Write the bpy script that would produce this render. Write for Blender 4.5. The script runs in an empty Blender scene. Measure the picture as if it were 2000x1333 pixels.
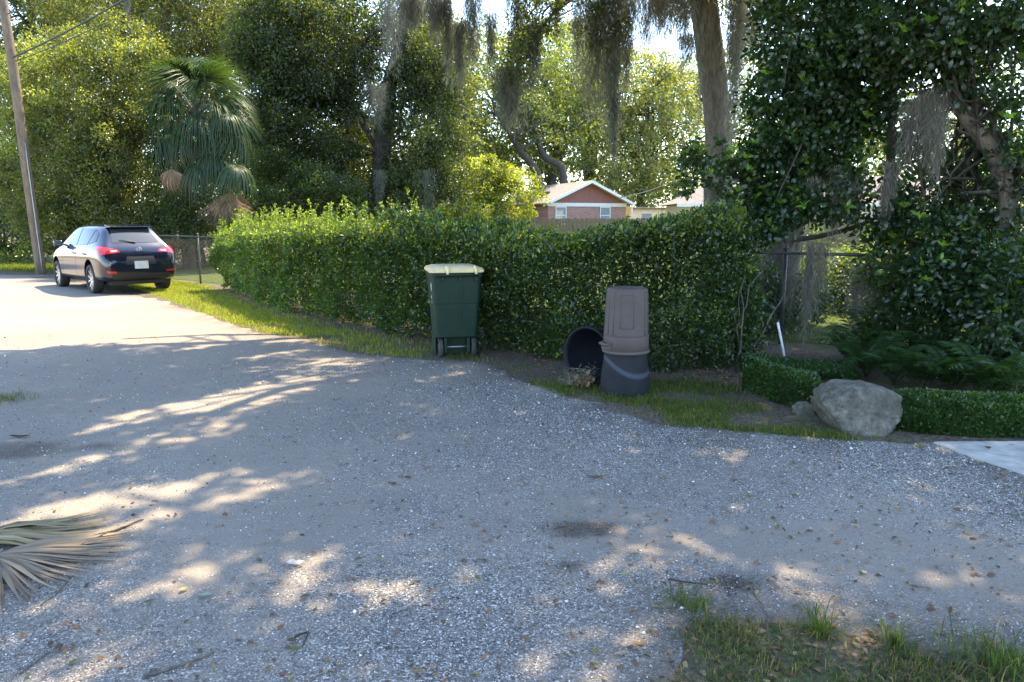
import bpy, bmesh, math
import numpy as np
from mathutils import Vector, Matrix
from mathutils.bvhtree import BVHTree

scene = bpy.context.scene
COL = scene.collection

# ------------------------------------------------------------------ camera
FPX, CX, CY, HOR, CAMH = 1444.0, 1000.0, 666.5, 430.0, 1.65
PITCH = math.atan((CY - HOR) / FPX)
cam_d = bpy.data.cameras.new('camera')
cam = bpy.data.objects.new('camera', cam_d); COL.objects.link(cam)
cam.location = (0, 0, CAMH)
cam.rotation_euler = (math.pi / 2 - PITCH, 0, 0)
cam_d.sensor_width = 36.0
cam_d.lens = 36.0 * FPX / 2000.0
cam_d.clip_start = 0.05; cam_d.clip_end = 1500
scene.camera = cam

# ------------------------------------------------------------------ sky, sun, exposure
SUN_AZ, SUN_EL = math.radians(33), math.radians(57)      # azimuth measured from +Y towards +X
SUNV = Vector((math.sin(SUN_AZ) * math.cos(SUN_EL), math.cos(SUN_AZ) * math.cos(SUN_EL), math.sin(SUN_EL)))
world = bpy.data.worlds.new('World'); scene.world = world; world.use_nodes = True
nt = world.node_tree; nt.nodes.clear()
wo = nt.nodes.new('ShaderNodeOutputWorld'); bg = nt.nodes.new('ShaderNodeBackground')
sky = nt.nodes.new('ShaderNodeTexSky'); sky.sky_type = 'NISHITA'; sky.sun_disc = False
sky.sun_elevation = SUN_EL; sky.sun_rotation = SUN_AZ
sky.air_density = 1.0; sky.dust_density = 0.6; sky.ozone_density = 1.0
bg.inputs['Strength'].default_value = 0.15
nt.links.new(sky.outputs[0], bg.inputs[0]); nt.links.new(bg.outputs[0], wo.inputs[0])
sd = bpy.data.lights.new('sun', 'SUN'); sd.energy = 3.1; sd.angle = math.radians(0.6); sd.color = (1.0, 0.82, 0.56)
so = bpy.data.objects.new('sun', sd); COL.objects.link(so)
so.rotation_euler = (-SUNV).to_track_quat('-Z', 'Y').to_euler()
so.location = SUNV * 60
vs = scene.view_settings
vs.view_transform = 'Standard'; vs.look = 'None'; vs.gamma = 1.0; vs.use_curve_mapping = False
vs.exposure = 2.36
scene.render.engine = 'CYCLES'
cy = scene.cycles
cy.max_bounces = 7; cy.diffuse_bounces = 4; cy.glossy_bounces = 3; cy.transmission_bounces = 4; cy.transparent_max_bounces = 6
cy.sample_clamp_indirect = 6.0; cy.caustics_reflective = False; cy.caustics_refractive = False

# ------------------------------------------------------------------ geometry of the view
cP, sP = math.cos(PITCH), math.sin(PITCH)
def ray(px, py):
    a = (px - CX) / FPX; b = (CY - py) / FPX
    return np.array([a, cP + b * sP, -sP + b * cP])
def G(px, py, z=0.0):
    r = ray(px, py); t = (z - CAMH) / r[2]
    return np.array([r[0] * t, r[1] * t, z])
def P(px, py, y):
    r = ray(px, py); t = y / r[1]
    return np.array([r[0] * t, y, CAMH + r[2] * t])
def S(y):            # metres per photo pixel at depth y
    return y / FPX
RNG = np.random.default_rng

# ------------------------------------------------------------------ materials
def new_mat(name):
    m = bpy.data.materials.new(name); m.use_nodes = True
    n = m.node_tree.nodes; n.clear()
    out = n.new('ShaderNodeOutputMaterial')
    return m, m.node_tree, n, out
def N(t, kind, **kw):
    nd = t.nodes.new(kind)
    for k, v in kw.items():
        if k.startswith('i_'):
            nd.inputs[k[2:].replace('_', ' ')].default_value = v
        else:
            setattr(nd, k, v)
    return nd
def ramp(t, fac, stops):
    r = t.nodes.new('ShaderNodeValToRGB'); e = r.color_ramp.elements
    while len(e) < len(stops): e.new(0.5)
    for i, (p, c) in enumerate(stops):
        e[i].position = p; e[i].color = (c[0], c[1], c[2], 1) if len(c) == 3 else c
    t.links.new(fac, r.inputs[0]); return r.outputs[0]
def mixc(t, fac, a, b, blend='MIX'):
    m = t.nodes.new('ShaderNodeMix'); m.data_type = 'RGBA'; m.blend_type = blend
    for sock, v in ((m.inputs[0], fac), (m.inputs[6], a), (m.inputs[7], b)):
        if hasattr(v, 'is_linked') or isinstance(v, bpy.types.NodeSocket): t.links.new(v, sock)
        elif isinstance(v, (int, float)): sock.default_value = v
        else: sock.default_value = (*v, 1)
    return m.outputs[2]
def math_n(t, op, a, b=0.0, clamp=False):
    m = t.nodes.new('ShaderNodeMath'); m.operation = op; m.use_clamp = clamp
    for i, v in enumerate((a, b)):
        if isinstance(v, bpy.types.NodeSocket): t.links.new(v, m.inputs[i])
        else: m.inputs[i].default_value = v
    return m.outputs[0]
def noise(t, vec, scale, detail=4, rough=0.55):
    n = N(t, 'ShaderNodeTexNoise'); n.inputs['Scale'].default_value = scale
    n.inputs['Detail'].default_value = detail; n.inputs['Roughness'].default_value = rough
    if vec is not None: t.links.new(vec, n.inputs['Vector'])
    return n.outputs[0]
def bump(t, h, strength, dist):
    b = N(t, 'ShaderNodeBump'); b.inputs['Strength'].default_value = strength; b.inputs['Distance'].default_value = dist
    t.links.new(h, b.inputs['Height']); return b.outputs[0]
def objco(t):
    return N(t, 'ShaderNodeTexCoord').outputs['Object']

def principled(name, col, rough=0.6, metal=0.0, var=0.12, nscale=8.0, bumps=0.0, bscale=60.0, spec=0.5, coat=0.0, col2=None):
    m, t, n, out = new_mat(name)
    b = N(t, 'ShaderNodeBsdfPrincipled')
    co = objco(t)
    f = noise(t, co, nscale, 5, 0.6)
    c2 = col2 if col2 else tuple(min(1, x * (1 + var)) for x in col)
    c1 = col if col2 else tuple(x * (1 - var) for x in col)
    c = ramp(t, f, [(0.35, c1), (0.65, c2)])
    t.links.new(c, b.inputs['Base Color'])
    r = math_n(t, 'MULTIPLY_ADD', f, 0.2); t.nodes[-1].inputs[2].default_value = max(0.02, rough - 0.1)
    t.links.new(r, b.inputs['Roughness'])
    b.inputs['Metallic'].default_value = metal
    b.inputs['Specular IOR Level'].default_value = spec
    b.inputs['Coat Weight'].default_value = coat
    b.inputs['Coat Roughness'].default_value = 0.03
    if bumps > 0:
        t.links.new(bump(t, noise(t, co, bscale, 6, 0.65), bumps, 0.02), b.inputs['Normal'])
    t.links.new(b.outputs[0], out.inputs[0]); return m

def leaf_mat(name, trans=0.5, gloss=0.08, rough=0.35, ty=(2.15, 2.25, 0.55)):
    m, t, n, out = new_mat(name)
    a = N(t, 'ShaderNodeAttribute', attribute_name='Col')
    d = N(t, 'ShaderNodeBsdfDiffuse'); t.links.new(a.outputs[0], d.inputs[0])
    tr = N(t, 'ShaderNodeBsdfTranslucent')
    t.links.new(mixc(t, 1.0, a.outputs[0], ty, 'MULTIPLY'), tr.inputs[0])
    m1 = N(t, 'ShaderNodeMixShader'); m1.inputs[0].default_value = trans
    t.links.new(d.outputs[0], m1.inputs[1]); t.links.new(tr.outputs[0], m1.inputs[2])
    g = N(t, 'ShaderNodeBsdfGlossy'); g.inputs['Roughness'].default_value = rough
    g.inputs['Color'].default_value = (0.9, 0.95, 1, 1)
    lw = N(t, 'ShaderNodeLayerWeight'); lw.inputs[0].default_value = 0.25
    m2 = N(t, 'ShaderNodeMixShader')
    t.links.new(math_n(t, 'MULTIPLY', math_n(t, 'ADD', math_n(t, 'POWER', lw.outputs['Facing'], 3.0), 0.35), gloss, True), m2.inputs[0])
    t.links.new(m1.outputs[0], m2.inputs[1]); t.links.new(g.outputs[0], m2.inputs[2])
    t.links.new(m2.outputs[0], out.inputs[0]); return m

def bark_mat(name, c1, c2, scale=6.0, grey=0.55):
    m, t, n, out = new_mat(name)
    b = N(t, 'ShaderNodeBsdfPrincipled'); co = objco(t)
    mp = N(t, 'ShaderNodeMapping'); mp.inputs['Scale'].default_value = (1, 1, 0.22)
    t.links.new(co, mp.inputs[0])
    f = noise(t, mp.outputs[0], scale * 3, 7, 0.7)
    f2 = noise(t, co, scale * 0.5, 4, 0.6)
    c = ramp(t, f, [(0.32, c1), (0.62, c2)])
    c = mixc(t, math_n(t, 'MULTIPLY', f2, grey), c, (0.24, 0.25, 0.21))
    t.links.new(c, b.inputs['Base Color']); b.inputs['Roughness'].default_value = 0.9
    t.links.new(bump(t, f, 0.9, 0.05), b.inputs['Normal'])
    t.links.new(b.outputs[0], out.inputs[0]); return m

def attr_mat(name, rough=0.8, bumps=0.0, bscale=50.0, spec=0.3):
    m, t, n, out = new_mat(name)
    b = N(t, 'ShaderNodeBsdfPrincipled'); co = objco(t)
    a = N(t, 'ShaderNodeAttribute', attribute_name='Col')
    c = mixc(t, 1.0, a.outputs[0], ramp(t, noise(t, co, 40, 4), [(0.3, (0.75, 0.75, 0.75)), (0.7, (1.15, 1.15, 1.15))]), 'MULTIPLY')
    t.links.new(c, b.inputs['Base Color']); b.inputs['Roughness'].default_value = rough
    b.inputs['Specular IOR Level'].default_value = spec
    if bumps: t.links.new(bump(t, noise(t, co, bscale, 5), bumps, 0.01), b.inputs['Normal'])
    t.links.new(b.outputs[0], out.inputs[0]); return m

M = {}
M['leaf'] = leaf_mat('leaf', 0.5, 0.09, 0.34, (2.6, 2.35, 0.6))
M['leaf_glossy'] = leaf_mat('leaf_glossy', 0.42, 0.12, 0.33)
M['leaf_far'] = leaf_mat('leaf_far', 0.45, 0.10, 0.4, (1.9, 2.0, 0.8))
M['grass'] = leaf_mat('grass', 0.5, 0.02, 0.5, (1.9, 1.9, 0.5))
M['palm'] = leaf_mat('palm', 0.3, 0.06, 0.4, (1.7, 1.9, 0.6))
M['moss'] = leaf_mat('spanish_moss', 0.35, 0.0, 0.9, (1.0, 1.02, 0.9))
M['dry'] = leaf_mat('dry_leaf', 0.25, 0.03, 0.5, (1.2, 1.0, 0.7))
M['bark_dark'] = bark_mat('bark_dark', (0.02, 0.016, 0.012), (0.075, 0.06, 0.046), 6, 0.12)
M['bark_grey'] = bark_mat('bark_grey', (0.035, 0.028, 0.022), (0.20, 0.17, 0.14), 6, 0.3)
M['bark_smooth'] = bark_mat('bark_smooth', (0.05, 0.036, 0.026), (0.17, 0.125, 0.09), 3, 0.3)
M['pole_wood'] = bark_mat('pole_wood', (0.085, 0.058, 0.038), (0.24, 0.165, 0.105), 4, 0.25)
M['stone'] = attr_mat('gravel_stone', 0.85)
M['steel'] = principled('dark_steel', (0.075, 0.08, 0.078), 0.5, 0.6, 0.2)
M['galv'] = principled('galvanised_steel', (0.32, 0.33, 0.33), 0.45, 0.8, 0.15)
M['cable'] = principled('cable', (0.05, 0.05, 0.05), 0.6)

# ------------------------------------------------------------------ mesh helpers
def mesh_arrays(name, verts, faces, mat, col=None, smooth=False):
    """verts (V,3), faces (F,k) all of one size k"""
    verts = np.asarray(verts, dtype=np.float32); faces = np.asarray(faces, dtype=np.int32)
    me = bpy.data.meshes.new(name)
    F, k = faces.shape
    me.vertices.add(len(verts)); me.vertices.foreach_set('co', verts.ravel())
    me.loops.add(F * k); me.loops.foreach_set('vertex_index', faces.ravel())
    me.polygons.add(F)
    me.polygons.foreach_set('loop_start', np.arange(0, F * k, k, dtype=np.int32))
    me.polygons.foreach_set('loop_total', np.full(F, k, dtype=np.int32))
    if smooth: me.polygons.foreach_set('use_smooth', np.ones(F, dtype=bool))
    if col is not None:
        ca = me.color_attributes.new('Col', 'FLOAT_COLOR', 'POINT')
        c4 = np.ones((len(verts), 4), dtype=np.float32); c4[:, :3] = col
        ca.data.foreach_set('color', c4.ravel())
    me.update(calc_edges=True)
    if mat is not None: me.materials.append(mat)
    return me
class MB:
    def __init__(s): s.v = []; s.f = []
    def add(s, verts, faces):
        o = len(s.v); s.v.extend([tuple(map(float, q)) for q in verts]); s.f.extend([tuple(int(i) + o for i in f) for f in faces])
        return s
    def box(s, lo, hi, mtx=None):
        x0, y0, z0 = lo; x1, y1, z1 = hi
        vs_ = [(x0,y0,z0),(x1,y0,z0),(x1,y1,z0),(x0,y1,z0),(x0,y0,z1),(x1,y0,z1),(x1,y1,z1),(x0,y1,z1)]
        if mtx is not None: vs_ = [tuple(mtx @ Vector(q)) for q in vs_]
        return s.add(vs_, [(3,2,1,0),(4,5,6,7),(0,1,5,4),(1,2,6,5),(2,3,7,6),(3,0,4,7)])
    def tube(s, path, radii, sides=8, caps=True, rough=0.0):
        path = np.asarray(path, float); n = len(path)
        radii = np.full(n, radii) if np.isscalar(radii) else np.asarray(radii, float)
        tan = np.gradient(path, axis=0); tan /= np.linalg.norm(tan, axis=1)[:, None] + 1e-9
        ref = np.array([0.0, 0, 1]) if abs(tan[0][2]) < 0.9 else np.array([1.0, 0, 0])
        vs_ = []; a = np.arange(sides) * 2 * math.pi / sides
        u = np.cross(tan[0], ref); u /= np.linalg.norm(u)
        for i in range(n):
            u = u - tan[i] * np.dot(u, tan[i]); u /= np.linalg.norm(u) + 1e-9
            w = np.cross(tan[i], u)
            rr = radii[i]
            if rough:      # ridged bark: lengthwise ridges that wander a little
                rr = (rr * (1 + rough * (2 * vnoise(np.cos(a) * 3.1 + i * 0.05, np.sin(a) * 3.1 + i * 0.11, 1.0, 77) - 1) + rough * 0.8 * (2 * vnoise(np.cos(a) * 7 + 9, np.sin(a) * 7 + i * 0.3, 1.0, 78) - 1)))[:, None]
            vs_ += list(path[i] + rr * (np.cos(a)[:, None] * u + np.sin(a)[:, None] * w))
        fs = []
        for i in range(n - 1):
            for j in range(sides):
                k = (j + 1) % sides
                fs.append((i*sides+j, i*sides+k, (i+1)*sides+k, (i+1)*sides+j))
        if caps:
            fs.append(tuple(range(sides))[::-1]); fs.append(tuple((n-1)*sides + j for j in range(sides)))
        return s.add(vs_, fs)
    def lathe(s, prof, sides=32, axis='z', mtx=None, closed=False):
        a = np.arange(sides) * 2 * math.pi / sides; vs_ = []
        for r, z in prof:
            for t in a:
                q = (r*math.cos(t), r*math.sin(t), z) if axis == 'z' else (r*math.cos(t), z, r*math.sin(t))
                vs_.append(tuple(mtx @ Vector(q)) if mtx is not None else q)
        fs = []; n = len(prof)
        for i in range(n if closed else n - 1):
            i2 = (i + 1) % n
            for j in range(sides):
                k = (j + 1) % sides; fs.append((i*sides+j, i*sides+k, i2*sides+k, i2*sides+j))
        if not closed:
            if prof[0][0] > 1e-6: fs.append(tuple(range(sides))[::-1])
            if prof[-1][0] > 1e-6: fs.append(tuple((n-1)*sides + j for j in range(sides)))
        return s.add(vs_, fs)
    def grid(s, pts):          # pts (n,m,3)
        n, m = pts.shape[:2]
        return s.add(pts.reshape(-1, 3), [(i*m+j, i*m+j+1, (i+1)*m+j+1, (i+1)*m+j) for i in range(n-1) for j in range(m-1)])
    def mesh(s, name, mat, smooth=False, off=None):
        me = bpy.data.meshes.new(name)
        vv = s.v if off is None else [(a-off[0], b-off[1], c-off[2]) for a, b, c in s.v]
        me.from_pydata(vv, [], s.f); me.update()
        if smooth: me.polygons.foreach_set('use_smooth', [True] * len(me.polygons))
        if mat is not None: me.materials.append(mat)
        return me
def fix_normals(me):
    bm = bmesh.new(); bm.from_mesh(me); bmesh.ops.recalc_face_normals(bm, faces=bm.faces); bm.to_mesh(me); bm.free(); return me
def bevel_mesh(me, w=0.01, seg=2, angle=30):
    bm = bmesh.new(); bm.from_mesh(me)
    bmesh.ops.recalc_face_normals(bm, faces=bm.faces)
    ed = [e for e in bm.edges if len(e.link_faces) == 2 and e.calc_face_angle(0) > math.radians(angle)]
    if ed: bmesh.ops.bevel(bm, geom=ed, offset=w, segments=seg, affect='EDGES', profile=0.6)
    bm.to_mesh(me); bm.free(); return me
def link(name, me, parent=None, loc=None, rot=None):
    o = bpy.data.objects.new(name, me); COL.objects.link(o)
    if parent is not None: o.parent = parent
    if loc is not None: o.location = loc
    if rot is not None: o.rotation_euler = rot
    return o
def tag(o, label, cat, group=None):
    o['label'] = label; o['category'] = cat
    if group: o['group'] = group
    return o
def thing(name, label, cat, loc=(0, 0, 0), rotz=0.0, group=None):
    o = link(name, None, None, [float(q) for q in loc], (0, 0, rotz)); o.empty_display_size = 0.2
    return tag(o, label, cat, group)
def struct(name, me):
    o = link(name, me); o['kind'] = 'structure'; return o
def stuff(name, me, label, cat):
    o = link(name, me); o['kind'] = 'stuff'; o['label'] = label; o['category'] = cat; return o
def wpart(name, me, parent, mark=None):       # mesh given in world coordinates, parent unrotated
    me.transform(Matrix.Translation(-Vector(parent.location)))
    o = link(name, me, parent)
    if mark: o['kind'] = mark
    return o
def nrm(a): return a / (np.linalg.norm(a, axis=-1, keepdims=True) + 1e-9)

# ------------------------------------------------------------------ leaves
def leaf_geo(rng, pos, d, L, W, col, up=0.0, fold=0.2, big=False):
    n = len(pos); d = nrm(d)
    nn = nrm(rng.normal(size=(n, 3)) + np.array([0, 0, up * 2.0]))
    side = nrm(np.cross(d, nn)); nn = np.cross(side, d)
    L = np.broadcast_to(L, n)[:, None]; W = np.broadcast_to(W, n)[:, None]
    if not big:
        v = np.empty((n, 4, 3), dtype=np.float32)
        v[:, 0] = pos; v[:, 2] = pos + d * L
        mid = pos + d * L * 0.45 + nn * W * fold
        v[:, 1] = mid + side * W * 0.5; v[:, 3] = mid - side * W * 0.5
        b = (np.arange(n) * 4)[:, None]
        f = np.concatenate([b + [0, 1, 2], b + [0, 2, 3]], axis=1).reshape(-1, 3)
        k = 4
    else:
        v = np.empty((n, 6, 3), dtype=np.float32)
        v[:, 0] = pos
        m1 = pos + d * L * 0.32 + nn * W * fold; m2 = pos + d * L * 0.7 + nn * W * fold * 0.6
        tip = pos + d * L - nn * L * 0.12
        v[:, 1] = m1 + side * W * 0.46; v[:, 2] = m2 + side * W * 0.44; v[:, 3] = tip
        v[:, 4] = m2 - side * W * 0.44; v[:, 5] = m1 - side * W * 0.46
        b = (np.arange(n) * 6)[:, None]
        f = np.concatenate([b + [0, 1, 5], b + [1, 2, 4], b + [1, 4, 5], b + [2, 3, 4]], axis=1).reshape(-1, 3)
        k = 6
    c = np.repeat(col, k, axis=0)
    return v.reshape(-1, 3), f, c
def leaf_mesh(name, rng, pos, d, L, W, col, mat, **kw):
    v, f, c = leaf_geo(rng, pos, d, L, W, col, **kw)
    return mesh_arrays(name, v, f, mat, c)
def ell_points(rng, ells, n, shell=0.5):
    """centres spread through a list of ellipsoids (c, r, weight); shell pushes them outwards"""
    w = np.array([e[2] for e in ells], float); w /= w.sum()
    k = rng.choice(len(ells), n, p=w)
    c = np.array([e[0] for e in ells])[k]; r = np.array([e[1] for e in ells])[k]
    u = nrm(rng.normal(size=(n, 3))) * (rng.random((n, 1)) ** (1.0 / 3.0 * (1 - shell) + 0.02))
    return c + u * r
def tint(rng, n, base, clump=None, var=0.25, yellow=0.25):
    a = 1 + var * rng.normal(size=(n, 1))
    if clump is not None: a = a * clump
    y = rng.random((n, 1)) ** 3 * yellow
    c = np.array(base)[None] * np.clip(a, 0.45, 1.9)
    c = c * (1 + y * np.array([[2.2, 1.1, 0.2]]))
    return np.clip(c, 0.004, 0.6)
def crown(rng, centers, per, r, L, W, base, flat=0.75, droop=0.25, var=0.22, yellow=0.3, up=0.25, cvar=0.3, r_var=0.55):
    K = len(centers); k = np.repeat(np.arange(K), per)
    rr = (np.broadcast_to(r, K) * (1 + r_var * rng.uniform(-1, 1, K)))[k][:, None]
    off = nrm(rng.normal(size=(K * per, 3))) * rng.random((K * per, 1)) ** 0.45
    pos = centers[k] + off * rr * np.array([1, 1, flat])
    d = off + 0.7 * rng.normal(size=off.shape) + np.array([0, 0, -droop])
    cl = (1 + cvar * rng.normal(size=K))[k][:, None]
    col = tint(rng, K * per, base, np.clip(cl, 0.5, 1.7), var, yellow)
    LL = L * rng.uniform(0.65, 1.25, K * per); WW = W * rng.uniform(0.7, 1.2, K * per)
    return pos, d, LL, WW, col, up
def curve(p0, p1, n=7, sag=0.0, wob=0.0, rng=None, up0=None):
    t = np.linspace(0, 1, n)[:, None]; p0 = np.asarray(p0, float); p1 = np.asarray(p1, float)
    if up0 is not None:
        L = np.linalg.norm(p1 - p0); c = p0 + np.asarray(up0) * L * 0.5
        q = (1-t)**2 * p0 + 2*t*(1-t) * c + t**2 * p1
    else: q = p0 * (1-t) + p1 * t
    q[:, 2] -= (4 * t * (1-t) * sag)[:, 0]
    if wob and rng is not None:
        w = rng.normal(size=q.shape) * wob; w[0] = 0; q = q + w
    return q
def limbs(mb, rng, trunk_path, centers, n, r0, r1, tlo=0.35, thi=1.0, wob=0.08, sides=5):
    tp = np.asarray(trunk_path); sel = rng.choice(len(centers), min(n, len(centers)), replace=False)
    for i in sel:
        t = rng.uniform(tlo, thi) * (len(tp) - 1); j = int(min(t, len(tp) - 2)); a = tp[j] + (tp[j+1] - tp[j]) * (t - j)
        q = curve(a, centers[i], 8, 0, wob, rng, up0=nrm(np.array([0, 0, 1.0]) * 0.6 + nrm(centers[i] - a)))
        mb.tube(q, np.linspace(r0 * rng.uniform(.6, 1.1), r1, 8), sides, caps=False)
def tree(name, label, cat, base, trunk_path, radii, ells, nclump, per, r, L, W, col, bark, leafm, seed,
         nl=40, lr0=0.09, shell=0.5, group=None, sides=12, crown_kw={}, keep=None, tlo=0.35):
    rng = RNG(seed)
    t = thing(name, label, cat, base, 0, group)
    mb = MB(); mb.tube(trunk_path, radii, 24, rough=0.10)
    wpart('trunk', mb.mesh('trunk', M[bark], True), t)
    cs = ell_points(rng, ells, nclump, shell)
    if keep is not None: cs = cs[keep(cs)]
    lb = MB(); limbs(lb, rng, trunk_path, cs, nl, lr0, 0.012, tlo)
    if lb.v: wpart('branches', lb.mesh('branches', M[bark], True), t)
    pos, d, LL, WW, cc, up = crown(rng, cs, per, r, L, W, col, **crown_kw)
    wpart('crown', leaf_mesh('crown', rng, pos, d, LL, WW, cc, M[leafm], up=up), t)
    return t, cs

# ------------------------------------------------------------------ ground, gravel lot
def axis_pts(lo, hi, fine_lo, fine_hi, step, growth=1.13):
    a = list(np.arange(fine_lo, fine_hi, step)); s = step
    while a[-1] < hi: s *= growth; a.append(a[-1] + s)
    b = []; s = step; x = fine_lo
    while x > lo: s *= growth; x -= s; b.append(x)
    return np.array(b[::-1] + a)
def vnoise(x, y, scale, seed):
    r = RNG(seed); T = r.random((64, 64)); X = x * scale + 100.3; Y = y * scale + 57.7
    i = np.floor(X).astype(int); j = np.floor(Y).astype(int); u = X - i; v = Y - j
    u = u*u*(3-2*u); v = v*v*(3-2*v); g = lambda a, b: T[a % 64, b % 64]
    return (g(i,j)*(1-u)+g(i+1,j)*u)*(1-v) + (g(i,j+1)*(1-u)+g(i+1,j+1)*u)*v
def poly_sd(x, y, poly):
    """signed distance, positive inside"""
    p = np.asarray(poly)[:, :2]; d2 = np.full(x.shape, 1e9); ins = np.zeros(x.shape, bool)
    for i in range(len(p)):
        a = p[i]; b = p[(i+1) % len(p)]; e = b - a
        t = np.clip(((x-a[0])*e[0] + (y-a[1])*e[1]) / (e @ e + 1e-12), 0, 1)
        d2 = np.minimum(d2, (x-a[0]-t*e[0])**2 + (y-a[1]-t*e[1])**2)
        if abs(e[1]) > 1e-9:
            c = ((a[1] <= y) != (b[1] <= y)); xi = a[0] + (y-a[1]) / e[1] * e[0]
            ins ^= c & (x < xi)
    d = np.sqrt(d2); return np.where(ins, d, -d)
EDGE_PX = [(-160, 540), (0, 530), (110, 545), (250, 572), (300, 580), (345, 596), (440, 630), (520, 655), (600, 668), (680, 688), (830, 706), (950, 712), (1015, 745),
           (1110, 778), (1180, 800), (1280, 828), (1400, 842), (1520, 853), (1620, 862), (1760, 868), (1822, 868), (2010, 932)]
EDGE = [G(*q)[:2] for q in EDGE_PX]
LOT = [np.array([-45, 45.0])] + EDGE + [np.array([9, 3.9]), np.array([12, -8]), np.array([-45, -8])]
PATCH = [G(*q)[:2] for q in [(1275, 1345), (1310, 1270), (1330, 1215), (1400, 1195), (1480, 1212), (1600, 1218), (1700, 1240), (1800, 1268), (1900, 1284), (2020, 1275)]] + [np.array([2.6, 2.5]), np.array([2.6, 1.2]), np.array([0.4, 1.2])]
def lot_sd(x, y):
    return np.minimum(poly_sd(x, y, LOT), -poly_sd(x, y, PATCH))
def stony(x, y):
    """how much loose gravel (against packed sand) lies at a spot"""
    n = vnoise(x, y, 0.9, 5) * 0.6 + vnoise(x, y, 2.3, 6) * 0.4
    band = np.exp(-((y - (6.6 - 0.45 * x)) / 1.6) ** 2) * (x > -1.8) * np.clip((x + 1.8) / 2, 0, 1)
    near = np.exp(-((y - 2.6) / 1.1) ** 2) * 0.85
    track = np.exp(-((y - 3.9 + 0.25 * x) / 0.45) ** 2) * (x > 0.2) * 0.5
    return np.clip(0.08 + (n - 0.42) * 0.9 + band * 0.75 + near * 0.32 - track - np.clip((-x - 3) / 6, 0, 0.4), 0, 1)
def gz(x, y):
    return 0.012 * (vnoise(x, y, 0.7, 1) - 0.5) * 2 + 0.006 * (vnoise(x, y, 3.1, 2) - 0.5) * 2
def sheet(name, xs, ys, zf, mat, attr=None, keep=None):
    X, Y = np.meshgrid(xs, ys); Z = zf(X, Y); V = np.stack([X, Y, Z], -1).reshape(-1, 3)
    n, m = X.shape; i = np.arange((n-1) * m).reshape(n-1, m)[:, :-1].ravel()
    F = np.stack([i, i+1, i+m+1, i+m], 1)
    if keep is not None:
        k = keep(X, Y).ravel(); F = F[k[F].any(1)]
    me = mesh_arrays(name, V, F, mat, attr(X, Y).reshape(-1, 3) if attr else None, True); return me

def gravel_mat():
    m, t, n, out = new_mat('gravel'); b = N(t, 'ShaderNodeBsdfPrincipled'); co = objco(t)
    at = N(t, 'ShaderNodeAttribute', attribute_name='Col')
    sep = N(t, 'ShaderNodeSeparateColor'); t.links.new(at.outputs[0], sep.inputs[0])
    st, soil = sep.outputs[0], sep.outputs[1]
    def vor(scale):
        v = N(t, 'ShaderNodeTexVoronoi'); v.inputs['Scale'].default_value = scale; t.links.new(co, v.inputs['Vector']); return v
    v1, v2 = vor(110), vor(190)
    def stones(v):
        s = N(t, 'ShaderNodeSeparateColor'); t.links.new(v.outputs['Color'], s.inputs[0])
        return ramp(t, s.outputs[0], [(0.0, (0.05, 0.046, 0.044)), (0.35, (0.15, 0.137, 0.127)), (0.66, (0.27, 0.25, 0.225)), (0.84, (0.38, 0.355, 0.325)), (0.95, (0.74, 0.71, 0.66))]), s.outputs[1]
    c1, h1 = stones(v1); c2, h2 = stones(v2)
    nz = noise(t, co, 260, 3, 0.7); nm = noise(t, co, 5, 5, 0.6); nl = noise(t, co, 0.55, 4, 0.55)
    sand = ramp(t, nz, [(0.3, (0.15, 0.128, 0.105)), (0.55, (0.30, 0.26, 0.215)), (0.75, (0.48, 0.43, 0.37))])
    sand = mixc(t, math_n(t, 'MULTIPLY', nm, 0.6), sand, (0.29, 0.25, 0.205))
    stn = mixc(t, 0.5, c1, c2); 
    pick = math_n(t, 'GREATER_THAN', noise(t, co, 33, 2), 0.5)
    stn = mixc(t, pick, c1, c2)
    fac = math_n(t, 'ADD', math_n(t, 'MULTIPLY', math_n(t, 'ADD', st, 0.12), 1.15), math_n(t, 'MULTIPLY', math_n(t, 'SUBTRACT', noise(t, co, 14, 5, 0.75), 0.5), 2.2), True)
    col = mixc(t, fac, sand, stn)
    col = mixc(t, math_n(t, 'MULTIPLY', soil, math_n(t, 'ADD', nm, 0.45), True), col, (0.07, 0.05, 0.036))
    col = mixc(t, 1.0, col, ramp(t, nl, [(0.3, (0.86, 0.86, 0.86)), (0.7, (1.12, 1.11, 1.09))]), 'MULTIPLY')
    t.links.new(col, b.inputs['Base Color']); b.inputs['Roughness'].default_value = 0.92; b.inputs['Specular IOR Level'].default_value = 0.2
    hh = math_n(t, 'ADD', math_n(t, 'MULTIPLY', nz, 0.35), math_n(t, 'MULTIPLY', math_n(t, 'SUBTRACT', 1.0, v1.outputs['Distance']), fac))
    hh = math_n(t, 'ADD', hh, math_n(t, 'MULTIPLY', nm, 0.8))
    t.links.new(bump(t, hh, 0.8, 0.014), b.inputs['Normal'])
    t.links.new(b.outputs[0], out.inputs[0]); return m
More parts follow.
